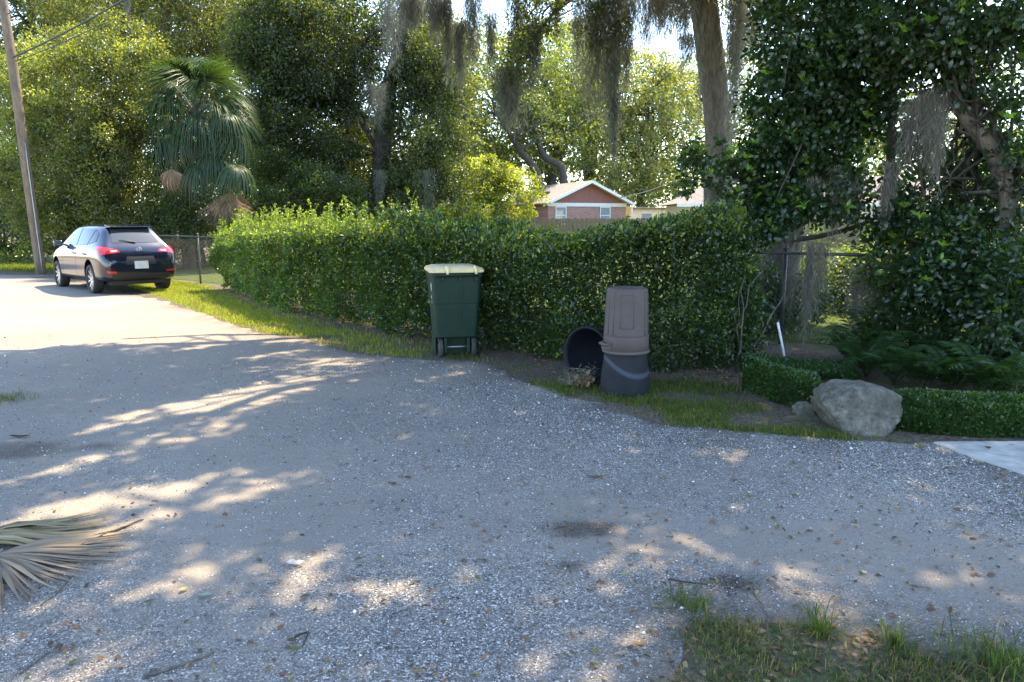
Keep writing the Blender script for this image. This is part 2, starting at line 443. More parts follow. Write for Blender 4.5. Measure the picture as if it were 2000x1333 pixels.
def soil_mat(name, green):
    m, t, n, out = new_mat(name); b = N(t, 'ShaderNodeBsdfPrincipled'); co = objco(t)
    f = noise(t, co, 30, 6, 0.7); g = noise(t, co, 1.3, 4, 0.6)
    c = ramp(t, f, [(0.3, (0.06, 0.046, 0.034)), (0.5, (0.14, 0.11, 0.082)), (0.72, (0.27, 0.225, 0.18))])
    gr = ramp(t, f, [(0.3, (0.04, 0.06, 0.018)), (0.7, (0.11, 0.14, 0.04))])
    c = mixc(t, ramp(t, g, [(0.5 - green * 0.4, (0, 0, 0)), (0.75 - green * 0.4, (1, 1, 1))]), c, gr)
    t.links.new(c, b.inputs['Base Color']); b.inputs['Roughness'].default_value = 0.95; b.inputs['Specular IOR Level'].default_value = 0.1
    t.links.new(bump(t, f, 0.8, 0.03), b.inputs['Normal'])
    t.links.new(b.outputs[0], out.inputs[0]); return m
M['gravel'] = gravel_mat(); M['soil'] = soil_mat('soil', 0.0); M['lawn_soil'] = soil_mat('lawn_soil', 0.9)

def ground_z(X, Y):
    s = np.clip(lot_sd(X, Y), 0, 0.6)
    return gz(X, Y) + 0.014 * (vnoise(X, Y, 6, 3) - 0.5) - np.where((np.abs(X) < 45) & (Y > -8) & (Y < 45), s * 0.25, 0)
struct('ground', sheet('ground', axis_pts(-260, 260, -9, 8, 0.12, 1.25), axis_pts(-30, 420, 1.5, 19, 0.12, 1.25), ground_z, M['soil']))
def lot_z(X, Y):
    s = lot_sd(X, Y) + 0.16 * (vnoise(X, Y, 2.2, 11) - 0.5) + 0.10 * (vnoise(X, Y, 7, 12) - 0.5)
    return gz(X, Y) + 0.012 + np.clip(s * 0.22, -0.10, 0.0) + 0.004 * (vnoise(X, Y, 9, 13) - 0.5)
SOILS = [(G(1130, 1036)[:2], 0.24, 0.12), (G(1425, 1145)[:2], 0.15, 0.09), (G(1110, 1110)[:2], 0.07, 0.06), (G(40, 880)[:2], 0.7, 0.22)]
def lot_attr(X, Y):
    so_ = np.zeros_like(X)
    for c, rx, ry in SOILS[:3]:
        q = ((X - c[0]) / rx) ** 2 + ((Y - c[1]) / ry) ** 2 + 0.9 * (vnoise(X, Y, 9, 21) - 0.5)
        so_ = np.maximum(so_, 0.72 * np.clip(1.25 - q, 0, 1))
    c, rx, ry = SOILS[3]
    q = ((X - c[0]) / rx) ** 2 + ((Y - c[1]) / ry) ** 2 + 1.6 * (vnoise(X, Y, 5, 22) - 0.5)
    so_ = np.maximum(so_, 0.6 * np.clip(1.2 - q, 0, 1))
    e = np.exp(-np.clip(lot_sd(X, Y), 0, 9) / 0.22) * 0.55 * (vnoise(X, Y, 4, 23) > 0.35)
    so_ = np.maximum(so_, e)
    return np.stack([stony(X, Y), so_, so_ * 0], -1)
struct('gravel_lot', sheet('gravel_lot', axis_pts(-46, 12, -4.5, 4.2, 0.06, 1.12), axis_pts(-8, 46, 2.2, 9.5, 0.06, 1.12), lot_z, M['gravel'], lot_attr,
                           keep=lambda X, Y: lot_sd(X, Y) > -0.45))
# concrete driveway slab
sl = [G(1822, 862, 0.03), G(2000, 925, 0.03)]
dv = nrm(sl[1] - sl[0]); farx = np.array([1.0, 0.02, 0])
c0 = sl[0]; c1 = sl[0] + dv * 3.2; c2 = c1 + farx * 3.4; c3 = c0 + farx * 3.6
mb = MB(); lowz = lambda q: np.array([q[0], q[1], -0.08])
mb.add([c0, c1, c2, c3, lowz(c0), lowz(c1), lowz(c2), lowz(c3)], [(0,1,2,3),(4,7,6,5),(0,4,5,1),(1,5,6,2),(2,6,7,3),(3,7,4,0)])
M['concrete'] = principled('concrete', (0.33, 0.31, 0.285), 0.85, 0, 0.1, 7.0, 0.35, 160, 0.2, col2=(0.52, 0.50, 0.46))
struct('concrete_driveway', bevel_mesh(mb.mesh('concrete_driveway', M['concrete']), 0.012, 2))
# lawn behind the fence
FD = nrm(np.array([13.7, -11.1])); FA = np.array([-9.95, 20.82])           # fence line
FN = np.array([-FD[1], FD[0]])                                                # pointing to the yard (away from camera)
def fence_pt(t, off=0.0, z=0.0):
    q = FA + FD * t + FN * off; return np.array([q[0], q[1], z])
LAWN = [fence_pt(t, o)[:2] for t, o in ((-4, 0.3), (26, 0.3), (40, 30), (30, 75), (-30, 75))]
struct('lawn', sheet('lawn', axis_pts(-70, 75, -3, 9, 0.25, 1.2), axis_pts(5, 110, 8, 20, 0.25, 1.2),
       lambda X, Y: gz(X, Y) + 0.012 + np.clip(poly_sd(X, Y, LAWN) * 0.1, -0.08, 0.02) + 0.01 * vnoise(X, Y, 5, 4), M['lawn_soil'], keep=lambda X, Y: poly_sd(X, Y, LAWN) > -0.6))

def E(px, py, d, rx, ry, rd, w=None):
    r = np.array([rx * S(d), rd, ry * S(d)])
    return (P(px, py, d), r, w if w is not None else float(r[0] * r[2]))
def base_at(px, d): q = P(px, HOR, d); return (q[0], d, 0.0)
def pix_path(pts): return np.array([P(*q) for q in pts])
def smooth_path(p, n=4):
    p = np.asarray(p, float); m = len(p); t = np.linspace(0, m - 1, (m - 1) * n + 1); out = []
    for x in t:
        i = int(min(x, m - 2)); u = x - i
        p0, p1, p2, p3 = p[max(i-1, 0)], p[i], p[i+1], p[min(i+2, m-1)]
        out.append(0.5 * ((2*p1) + (-p0+p2)*u + (2*p0-5*p1+4*p2-p3)*u*u + (-p0+3*p1-3*p2+p3)*u**3))
    return np.array(out)
def lerp_arr(vals, n): return np.interp(np.linspace(0, 1, n), np.linspace(0, 1, len(vals)), vals)

# ------------------------------------------------------------------ chain link fence
fl = thing('chain_link_fence', 'black chain link fence running behind the clipped hedge', 'fence', fence_pt(0))
FT0, FT1, FHT = -3.0, 20.2, 1.22
mb = MB(); mb.tube([fence_pt(FT0, 0, FHT), fence_pt(FT1, 0, FHT)], 0.021, 8); wpart('top_rail', mb.mesh('top_rail', M['steel'], True), fl)
mb = MB(); mb.tube([fence_pt(FT0, 0.01, 0.06), fence_pt(FT1, 0.01, 0.06)], 0.004, 5); wpart('tension_wire', mb.mesh('tension_wire', M['steel'], True), fl)
tt = FT0
post_t = [FT0, -0.4, 2.25, 4.9, 7.6, 10.3, 13.0, 15.0, 17.45, 20.2]
for tt in post_t:
    mb = MB(); mb.tube([fence_pt(tt, 0.03, -0.1), fence_pt(tt, 0.03, FHT + 0.05)], 0.025, 10)
    mb.lathe([(0.034, 0), (0.036, 0.02), (0.02, 0.045), (0, 0.05)], 10, mtx=Matrix.Translation(fence_pt(tt, 0.03, FHT + 0.045)))
    wpart('post', mb.mesh('post', M['steel'], True), fl)
vv = []; ff = []
def wire(a, b, r=0.0021):
    a = np.asarray(a); b = np.asarray(b); d = nrm(b - a); s_ = np.cross(d, np.array([FN[0], FN[1], 0])); w = np.array([FN[0], FN[1], 0])
    o = len(vv)
    for q in (a, b):
        for k in range(3):
            an = k * 2.094; vv.append(q + r * (math.cos(an) * s_ + math.sin(an) * w))
    for k in range(3):
        j = (k + 1) % 3; ff.append((o+k, o+j, o+3+j, o+3+k))
H0, H1 = 0.05, FHT - 0.01; hh = H1 - H0
for t in np.arange(FT0 - hh, FT1, 0.072):
    for sgn in (1, -1):
        ta, tb = (t, t + hh) if sgn > 0 else (t + hh, t)
        za, zb = H0, H1
        lo, hi = FT0, FT1
        a = [ta, za]; b = [tb, zb]
        for q, o_ in ((a, b), (b, a)):
            if q[0] < lo: k = (lo - q[0]) / (o_[0] - q[0]); q[1] += (o_[1] - q[1]) * k; q[0] = lo
            if q[0] > hi: k = (hi - q[0]) / (o_[0] - q[0]); q[1] += (o_[1] - q[1]) * k; q[0] = hi
        wire(fence_pt(a[0], -0.018 * sgn * 0.2 - 0.022, a[1]), fence_pt(b[0], -0.018 * sgn * 0.2 - 0.022, b[1]))
wpart('wire_mesh', mesh_arrays('wire_mesh', np.array(vv), np.array(ff), M['steel']), fl, 'stuff')

# ------------------------------------------------------------------ hedge
HB_PX = [(425, 566), (560, 612), (700, 646), (850, 676), (1000, 698), (1150, 716), (1290, 728), (1420, 722)]
HT_PX = [(425, 455), (480, 440), (560, 434), (620, 436), (700, 432), (760, 428), (800, 438), (860, 452), (950, 470), (1040, 474), (1100, 466), (1200, 450), (1300, 436), (1420, 424)]
HB = np.array([G(*q)[:2] for q in HB_PX]); hbx = np.array([q[0] for q in HB_PX], float)
seg = np.r_[0, np.cumsum(np.linalg.norm(np.diff(HB, axis=0), axis=1))]
def hedge_front(s):
    return np.stack([np.interp(s, seg, HB[:, 0]), np.interp(s, seg, HB[:, 1])], -1), np.interp(s, seg, hbx)
def hedge_top(s):
    f, px = hedge_front(s); py = np.interp(px, [q[0] for q in HT_PX], [q[1] for q in HT_PX])
    y = f[:, 1] + 0.35; b = (CY - py) / FPX; t = y / (cP + b * sP)
    return CAMH + (-sP + b * cP) * t - np.interp(px, [700, 1000], [0.16, 0.03])
rng = RNG(7); hedge = thing('hedge', 'long tall clipped green hedge behind the wheeled garbage cart', 'hedge', (*HB[3], 0))
NH = 170000; sl_ = seg[-1]
# nearer stretches need more leaves per metre
s = rng.random(NH * 2) * sl_; s = s[rng.random(len(s)) < np.interp(s, [0, sl_], [0.55, 1.0])][:NH]; NH = len(s)
f, _ = hedge_front(s); zt = hedge_top(s); kind = rng.random(NH)
inn = np.stack([np.interp(s, [0, sl_], [FN[0], FN[0] * 0.9]), np.full(NH, FN[1])], -1); inn = nrm(inn)
DEP = np.interp(s, [0, 3, sl_], [0.55, 1.3, 1.5])
h = rng.random(NH) ** 0.9
bulge = 0.26 * (vnoise(s, h * 1.6, 1.3, 31) - 0.5) * 2 + 0.14 * (vnoise(s, h * 1.6, 4.0, 32) - 0.5) * 2
dep = np.where(kind < 0.62, 0.10 - 0.06 * h + 0.5 * np.clip(h - 0.78, 0, 1) ** 1.3 * 2 + bulge + rng.exponential(0.07, NH), rng.random(NH) * DEP)
z = np.where(kind < 0.62, 0.03 + h * (zt - 0.05), zt + (0.20 * (vnoise(s, dep, 1.4, 33) - 0.5) * 2 + 0.12 * (vnoise(s, dep, 5, 36) - 0.5) * 2) + 0.03 - rng.exponential(0.07, NH))
deepm = kind > 0.86; dep = np.where(deepm, 0.25 + rng.random(NH) * (DEP - 0.25), dep); z = np.where(deepm, h * zt, z)
pos = np.stack([f[:, 0] + inn[:, 0] * dep, f[:, 1] + inn[:, 1] * dep, z], -1) + rng.normal(size=(NH, 3)) * 0.02
# right end of the hedge: fade into the loose edge
out_ = np.where((kind < 0.62)[:, None], np.c_[-inn, np.full(NH, 0.25)], np.array([0, 0, 1.0]))
d = out_ * 0.8 + rng.normal(size=(NH, 3)) * 0.75
cl = 0.8 + 0.5 * vnoise(s, z, 3.0, 34)
col = tint(rng, NH, (0.034, 0.066, 0.020), cl[:, None], 0.25, 0.3)
gap = vnoise(s * 1.0, z * 1.4, 2.6, 35)      # thin, woody spots low on the face
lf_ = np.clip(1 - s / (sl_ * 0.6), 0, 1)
col *= (1 + 1.1 * lf_)[:, None]  # sunlit left end of the hedge put into the leaf colour
yt = rng.random(NH) < np.where(z > zt - 0.15, 0.30, 0.06) + 0.22 * lf_; col[yt] = tint(rng, yt.sum(), (0.17, 0.225, 0.04), None, 0.2, 0.3)  # yellow glow of sunlit top and left leaves painted as tint
kh = ~((gap > 0.8) & (z < zt * 0.6) & (rng.random(NH) < 0.6))
pos, d, col = pos[kh], d[kh], col[kh]; NH = len(pos)
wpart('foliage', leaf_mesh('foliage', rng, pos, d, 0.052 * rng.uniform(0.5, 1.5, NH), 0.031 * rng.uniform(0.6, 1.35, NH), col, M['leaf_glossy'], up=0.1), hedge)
mb = MB()
for i in range(170):
    a = rng.random() * sl_; ff_, _ = hedge_front(np.array([a])); i2 = FN; dd = 0.38 + 0.6 * rng.random()
    b0 = np.array([ff_[0, 0] + i2[0] * dd, ff_[0, 1] + i2[1] * dd, 0.0]); top = b0 + np.array([rng.normal() * 0.2, rng.normal() * 0.2, 0.7 + 0.6 * rng.random()])
    mb.tube(curve(b0, top, 6, 0, 0.025, rng), np.linspace(0.014, 0.005, 6), 5, False)
wpart('stems', mb.mesh('stems', M['bark_grey']), hedge)
# loose shoots standing out of the top
mb = MB(); sp, sdir, sc = [], [], []
for i in range(640):
    a = rng.random() ** 1.5 * sl_; f1, px1 = hedge_front(np.array([a])); zt1 = hedge_top(np.array([a]))[0]
    big = 1.0 if px1[0] < 830 else 0.5
    dd = rng.random() * 0.9; p0 = np.array([f1[0, 0] + FN[0] * dd, f1[0, 1] + FN[1] * dd, zt1 - 0.08])
    L_ = (0.10 + 0.50 * rng.random() ** 2.2) * big + 0.08
    lean = np.array([rng.normal() * 0.4, rng.normal() * 0.4, 1.0]); p1 = p0 + nrm(lean) * L_
    q = curve(p0, p1 + np.array([rng.normal() * 0.08, rng.normal() * 0.08, 0]), 6, -0.03, 0.01, rng)
    mb.tube(q, np.linspace(0.0035, 0.0015, 6), 3, False)
    for k in range(int(6 + L_ * 45)):
        tq = 0.25 + 0.75 * rng.random(); j = int(min(tq * 5, 4)); pt = q[j] + (q[j+1] - q[j]) * (tq * 5 - j)
        sp.append(pt); sdir.append(nrm(rng.normal(size=3)) + nrm(p1 - p0) * 0.7)
sp = np.array(sp); sdir = np.array(sdir)
wpart('shoot_stems', mb.mesh('shoot_stems', M['bark_grey']), hedge, 'stuff')
wpart('shoot_leaves', leaf_mesh('shoot_leaves', rng, sp, sdir, 0.05 * rng.uniform(0.6, 1.2, len(sp)), 0.026, tint(rng, len(sp), (0.10, 0.16, 0.03), None, 0.25, 0.3), M['leaf']), hedge)

# ------------------------------------------------------------------ trees and shrubs
CK = dict
# left mass of vines behind the car
def ivy_bush(name, label, base, ells, n, per, r, L, W, col, seed, trunk_r=0.09, stems=4, leafm='leaf', cat='shrub', nl=60, shell=0.6, group=None, **kw):
    rng = RNG(seed); t = thing(name, label, cat, base, 0, group)
    cs = ell_points(rng, ells, n, shell); cs = cs[cs[:, 2] > 0.05]
    mb = MB(); b = np.array(base, float)
    for i in range(stems):
        b0 = b + np.array([rng.normal() * 0.3, rng.normal() * 0.2, -0.05]); top = ells[rng.integers(len(ells))][0]
        q = curve(b0, top, 8, 0, 0.06, rng, up0=(0, 0, 1.0)); mb.tube(q, np.linspace(trunk_r, 0.02, 8), 7, False)
        limbs(mb, rng, q, cs, nl // stems, trunk_r * 0.4, 0.008, 0.2)
    wpart('stems', mb.mesh('stems', M['bark_grey'], True), t)
    pos, d, LL, WW, cc, up = crown(rng, cs, per, r, L, W, col, **kw)
    wpart('foliage', leaf_mesh('foliage', rng, pos, d, LL, WW, cc, M[leafm], up=up), t)
    return t
ivy_bush('vine_thicket', 'tall light green vine covered thicket beside the wooden utility pole', base_at(190, 25.5),
         [E(170, 210, 25.5, 130, 110, 2.0), E(120, 330, 25, 120, 130, 1.8), E(240, 330, 24.8, 80, 130, 1.5), E(230, 120, 26, 80, 80, 1.6), E(100, 130, 27, 70, 60, 1.5), E(170, 440, 24.6, 130, 60, 1.3)],
         800, 120, 0.42, 0.10, 0.055, (0.088, 0.118, 0.036), 41, yellow=0.3, cvar=0.35)
ivy_bush('roadside_shrub', 'green shrub at the far left edge behind the utility pole', base_at(20, 31),
         [E(10, 300, 31, 70, 150, 1.8), E(-60, 250, 32, 80, 200, 1.8), E(20, 450, 30, 90, 50, 1.5), E(-80, 440, 30, 90, 60, 1.5), E(30, 490, 28.5, 80, 28, 0.9), E(-60, 485, 28.5, 60, 30, 0.9)], 360, 100, 0.5, 0.12, 0.06, (0.05, 0.09, 0.022), 42)
ivy_bush('understory_bush', 'dark understory bush between the palm and the black car', base_at(400, 27),
         [E(420, 400, 27.5, 110, 70, 1.2), E(530, 380, 28, 90, 80, 1.2), E(620, 395, 28, 90, 70, 1.2), E(380, 485, 26.5, 120, 45, 0.9), E(345, 440, 24.2, 60, 70, 0.5), E(420, 430, 24.2, 70, 60, 0.4), E(520, 480, 27, 100, 45, 0.9), E(640, 470, 27.5, 100, 50, 1)], 640, 90, 0.4, 0.10, 0.05, (0.045, 0.075, 0.022), 43, nl=12)
# tall trees at the back left
tree('broadleaf_tree', 'tall yellow green tree rising above the palm at left', 'tree', base_at(330, 37),
     smooth_path(pix_path([(330, 520, 37), (335, 300, 37), (320, 120, 37), (340, -60, 37)])), lerp_arr([.35, .28, .22, .1], 13),
     [E(330, 60, 37, 190, 110, 3), E(200, -40, 38, 150, 100, 3), E(430, 160, 36, 120, 130, 2.5), E(420, -20, 37, 150, 90, 3)], 640, 115, 0.75, 0.15, 0.08,
     (0.092, 0.118, 0.040), 'bark_grey', 'leaf', 51, 50, 0.10, crown_kw=dict(yellow=0.3))
tree('broadleaf_tree', 'shaded dark tree filling the upper left corner behind the pole', 'tree', base_at(60, 42),
     smooth_path(pix_path([(60, 500, 42), (70, 250, 42), (60, 0, 42)])), lerp_arr([.4, .3, .15], 9),
     [E(30, 40, 42, 130, 130, 3), E(120, -60, 41, 150, 100, 3), E(-40, 180, 42, 90, 120, 3)], 330, 110, 0.8, 0.16, 0.085,
     (0.05, 0.075, 0.022), 'bark_dark', 'leaf', 52, 30, 0.10)
for lab, px, d_, ells, col, seed in (
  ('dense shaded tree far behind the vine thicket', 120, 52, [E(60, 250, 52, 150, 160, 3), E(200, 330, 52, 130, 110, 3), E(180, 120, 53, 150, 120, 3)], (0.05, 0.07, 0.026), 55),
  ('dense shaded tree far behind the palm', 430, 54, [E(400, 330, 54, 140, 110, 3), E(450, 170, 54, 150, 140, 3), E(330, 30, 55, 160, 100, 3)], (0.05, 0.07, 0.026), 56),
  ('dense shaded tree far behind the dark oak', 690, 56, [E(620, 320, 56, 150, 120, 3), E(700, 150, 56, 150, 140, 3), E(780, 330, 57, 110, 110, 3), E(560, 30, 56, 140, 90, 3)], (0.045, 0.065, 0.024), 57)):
    p = smooth_path(pix_path([(px, 480, d_), (px + 6, 350, d_), (px - 5, 200, d_), (px + 4, 60, d_)]))
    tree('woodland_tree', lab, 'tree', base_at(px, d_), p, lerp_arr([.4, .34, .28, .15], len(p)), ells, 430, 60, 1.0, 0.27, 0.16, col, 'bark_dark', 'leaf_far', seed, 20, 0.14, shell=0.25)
# dark live oak
dark_path = smooth_path(pix_path([(735, 520, 31), (738, 400, 31), (745, 330, 31), (750, 250, 31), (760, 170, 31), (785, 80, 30.5), (800, -30, 30)]))
tree('live_oak', 'tall dark shaded oak with thick trunk behind the left hedge', 'tree', base_at(735, 31), dark_path, lerp_arr([.50, .42, .38, .36, .32, .26, .2], len(dark_path)),
     [E(600, 90, 31, 130, 120, 2.5), E(590, 260, 30.5, 110, 140, 2.2), E(520, 60, 31, 70, 90, 2), E(690, 30, 32.5, 150, 80, 1.8), E(690, 330, 33, 110, 90, 1.5), E(820, 250, 31, 80, 140, 1.8), E(540, 180, 31.5, 80, 160, 2), E(640, 400, 33, 130, 45, 1.2), E(790, 380, 30, 60, 50, 1.2), E(850, 130, 31, 60, 90, 1.5), E(870, 330, 31, 50, 70, 1.2)],
     1500, 115, 0.6, 0.13, 0.07, (0.038, 0.058, 0.02), 'bark_dark', 'leaf', 53, 34, 0.07, shell=0.45, crown_kw=dict(yellow=0.3, droop=0.4))
# sunlit oaks beyond the house
far_oaks = [  # pale leaf colours stand in for the hazy veil of distance
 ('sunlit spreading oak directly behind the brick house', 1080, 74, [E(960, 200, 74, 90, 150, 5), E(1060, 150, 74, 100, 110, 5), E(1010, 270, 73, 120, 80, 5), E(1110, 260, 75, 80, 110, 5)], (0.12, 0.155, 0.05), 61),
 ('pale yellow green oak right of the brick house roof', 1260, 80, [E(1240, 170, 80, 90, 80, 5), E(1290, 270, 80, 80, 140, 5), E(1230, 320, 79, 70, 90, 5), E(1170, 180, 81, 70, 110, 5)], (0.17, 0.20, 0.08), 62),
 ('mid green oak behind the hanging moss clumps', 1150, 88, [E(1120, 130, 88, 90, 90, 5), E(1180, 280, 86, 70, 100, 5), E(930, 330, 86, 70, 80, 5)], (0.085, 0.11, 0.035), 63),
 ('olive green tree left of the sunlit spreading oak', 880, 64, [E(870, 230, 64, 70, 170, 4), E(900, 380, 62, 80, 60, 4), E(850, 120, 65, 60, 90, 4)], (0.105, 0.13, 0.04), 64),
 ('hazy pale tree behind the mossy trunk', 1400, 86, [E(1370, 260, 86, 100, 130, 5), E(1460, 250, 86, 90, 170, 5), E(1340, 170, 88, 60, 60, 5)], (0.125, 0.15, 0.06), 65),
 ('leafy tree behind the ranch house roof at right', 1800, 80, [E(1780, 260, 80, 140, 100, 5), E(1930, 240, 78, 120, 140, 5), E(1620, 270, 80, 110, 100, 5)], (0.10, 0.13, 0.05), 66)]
for lab, px, d, ells, col, seed in far_oaks:
    p = smooth_path(pix_path([(px, 470, d), (px - 8, 380, d), (px + 12, 300, d), (px, 180, d)]))
    n = int(110 * len(ells) * 1.15)
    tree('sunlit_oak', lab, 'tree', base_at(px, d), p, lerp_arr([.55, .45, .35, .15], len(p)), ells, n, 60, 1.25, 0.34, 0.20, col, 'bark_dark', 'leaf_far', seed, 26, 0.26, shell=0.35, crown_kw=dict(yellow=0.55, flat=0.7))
# crooked dark trunks by the house
for i, (lab, pts) in enumerate([('crooked dark oak trunk leaning left over the house roof', [(1058, 400, 66), (1050, 340, 66), (1020, 300, 66), (1000, 270, 66), (985, 235, 66)]),
                 ('forked dark oak trunk rising behind the brick house roof', [(1100, 400, 68), (1098, 330, 68), (1062, 305, 68), (1045, 250, 68), (1020, 180, 68)])]):
    p = smooth_path(pix_path(pts)); t = thing('oak_trunk', lab, 'tree', base_at(pts[0][0], pts[0][2]))
    p = np.vstack([[p[0][0], p[0][1], -0.1], p]); r = np.linspace(0.42, 0.16, len(p))
    mb = MB(); mb.tube(p, r, 9); wpart('trunk', mb.mesh('trunk', M['bark_dark'], True), t)
    rng = RNG(70 + i); mb = MB(); ends = []
    for k in range(9):
        j = rng.integers(len(p) // 2, len(p)); e = p[j] + np.array([rng.normal() * 2.5, rng.normal(), 1.0 + 3 * rng.random()]); ends.append(e)
        mb.tube(curve(p[j], e, 7, 0, 0.18, rng), np.linspace(0.16, 0.04, 7), 5, False)
    wpart('branches', mb.mesh('branches', M['bark_dark'], True), t)
    pos, d, LL, WW, cc, up = crown(rng, np.repeat(np.array(ends), 3, 0) + rng.normal(size=(27, 3)), 60, 1.0, 0.32, 0.18, (0.09, 0.115, 0.035))
    wpart('crown', leaf_mesh('crown', rng, pos, d, LL, WW, cc, M['leaf_far']), t)
# sunlit mound by the house
ivy_bush('sunlit_shrub', 'large rounded bright yellow green shrub left of the brick house', base_at(950, 40),
         [E(910, 385, 40, 70, 60, 1.6), E(1000, 385, 40, 62, 55, 1.6), E(950, 350, 40.5, 60, 40, 1.5), E(935, 430, 39, 45, 45, 1.0)], 330, 80, 0.38, 0.15, 0.085, (0.125, 0.17, 0.035), 44, yellow=0.5, cvar=0.3)
ivy_bush('small_sunlit_bush', 'small pale yellow bush just above the hedge top', base_at(935, 14),
         [E(930, 440, 14, 32, 36, 0.35), E(910, 462, 14, 30, 25, 0.3)], 60, 55, 0.13, 0.06, 0.032, (0.14, 0.17, 0.04), 45, trunk_r=0.02, nl=16)
# far wood closing the view
rng = RNG(80); cs = []
for k in range(900):
    px = rng.uniform(-250, 2250); d = rng.uniform(100, 125)
    top = 235 + 70 * vnoise(np.array([px]), np.array([0.0]), 0.006, 81)[0] + 40 * rng.random()
    py = top + (470 - top) * rng.random() ** 1.1; cs.append(P(px, py, d))
cs = np.array(cs); pos, d, LL, WW, cc, up = crown(rng, cs, 60, 2.6, 0.62, 0.38, (0.085, 0.11, 0.04), yellow=0.4)
stuff('distant_wood', leaf_mesh('distant_wood', rng, pos, d, LL, WW, cc, M['leaf_far']), 'distant green wood closing the view behind the houses', 'woodland')

# ------------------------------------------------------------------ brick house with gable
def brick_mat():
    m, t, n, out = new_mat('brick_wall'); b = N(t, 'ShaderNodeBsdfPrincipled'); co = objco(t)
    mp = N(t, 'ShaderNodeMapping'); mp.inputs['Rotation'].default_value = (math.radians(90), 0, 0); t.links.new(co, mp.inputs[0])
    br = N(t, 'ShaderNodeTexBrick'); t.links.new(mp.outputs[0], br.inputs[0])
    br.inputs['Color1'].default_value = (0.26, 0.11, 0.088, 1); br.inputs['Color2'].default_value = (0.37, 0.18, 0.145, 1); br.inputs['Mortar'].default_value = (0.5, 0.42, 0.36, 1)
    br.inputs['Scale'].default_value = 1.0; br.inputs['Brick Width'].default_value = 0.22; br.inputs['Row Height'].default_value = 0.085; br.inputs['Mortar Size'].default_value = 0.008
    t.links.new(br.outputs[0], b.inputs['Base Color']); b.inputs['Roughness'].default_value = 0.9
    t.links.new(bump(t, br.outputs[1], -0.4, 0.01), b.inputs['Normal']); t.links.new(b.outputs[0], out.inputs[0]); return m
def shingle_mat(name, c1, c2):
    m, t, n, out = new_mat(name); b = N(t, 'ShaderNodeBsdfPrincipled'); co = objco(t)
    br = N(t, 'ShaderNodeTexBrick'); t.links.new(co, br.inputs[0]); br.inputs['Scale'].default_value = 1.0
    br.inputs['Color1'].default_value = (*c1, 1); br.inputs['Color2'].default_value = (*c2, 1); br.inputs['Mortar'].default_value = (*[x * 0.5 for x in c1], 1)
    br.inputs['Brick Width'].default_value = 0.3; br.inputs['Row Height'].default_value = 0.14; br.inputs['Mortar Size'].default_value = 0.006
    c = mixc(t, 1.0, br.outputs[0], ramp(t, noise(t, co, 2.0, 4), [(0.3, (0.85,) * 3), (0.7, (1.1,) * 3)]), 'MULTIPLY')
    t.links.new(c, b.inputs['Base Color']); b.inputs['Roughness'].default_value = 0.9; t.links.new(b.outputs[0], out.inputs[0]); return m
M['brick'] = brick_mat()
M['shingle_grey'] = shingle_mat('shingle_grey', (0.20, 0.18, 0.165), (0.27, 0.245, 0.225))
M['shingle_brown'] = shingle_mat('shingle_brown', (0.16, 0.135, 0.125), (0.22, 0.185, 0.17))
M['siding_red'] = principled('siding_red', (0.28, 0.115, 0.093), 0.7, 0, 0.12, 4)
M['white_paint'] = principled('white_paint', (0.74, 0.73, 0.70), 0.6, 0, 0.06, 5)
M['cream_paint'] = principled('cream_paint', (0.74, 0.62, 0.42), 0.7, 0, 0.08, 3)
M['yellow_paint'] = principled('yellow_paint', (0.72, 0.46, 0.14), 0.7, 0, 0.08, 3)
def glass_mat(name, c=(0.02, 0.025, 0.03), rough=0.04):
    m, t, n, out = new_mat(name); b = N(t, 'ShaderNodeBsdfPrincipled'); co = objco(t)
    t.links.new(ramp(t, noise(t, co, 3, 3), [(0.3, c), (0.7, tuple(x * 1.4 for x in c))]), b.inputs['Base Color'])
    b.inputs['Roughness'].default_value = rough; b.inputs['Specular IOR Level'].default_value = 0.8
    t.links.new(b.outputs[0], out.inputs[0]); return m
M['window_glass'] = glass_mat('window_glass', (0.22, 0.25, 0.26))
M['dark_glass'] = glass_mat('dark_glass', (0.012, 0.014, 0.016), 0.02)

HG = thing('brick_house', 'red brick house with white trimmed gable beyond the hedge', 'house', (6.05, 60.0, 0), math.atan2(0.35, 0.94))
# local: x along the gable, -y faces the camera, z up
W2, DEPTH, EAVE, APEX, OH = 3.45, 11.0, 2.95, 4.72, 0.42
def roof_z(x): return APEX - (APEX - EAVE) * abs(x) / (W2 + OH)
mb = MB(); mb.box((-W2, 0, 0), (W2, DEPTH, 2.72)); wall = link('wall', mb.mesh('wall', M['brick']), HG)
mb = MB(); zt_ = roof_z(W2) - 0.12
mb.add([(-W2, 0.02, 2.72), (W2, 0.02, 2.72), (W2, 0.02, zt_), (0, 0.02, APEX - 0.12), (-W2, 0.02, zt_), (-W2, DEPTH, 2.72), (W2, DEPTH, 2.72), (W2, DEPTH, zt_), (0, DEPTH, APEX - 0.12), (-W2, DEPTH, zt_)],
       [(0,1,2,3,4),(9,8,7,6,5),(0,4,9,5),(1,6,7,2)])
link('gable_wall', mb.mesh('gable_wall', M['siding_red']), HG)
z0 = 2.99; bh = 0.165; k = 0
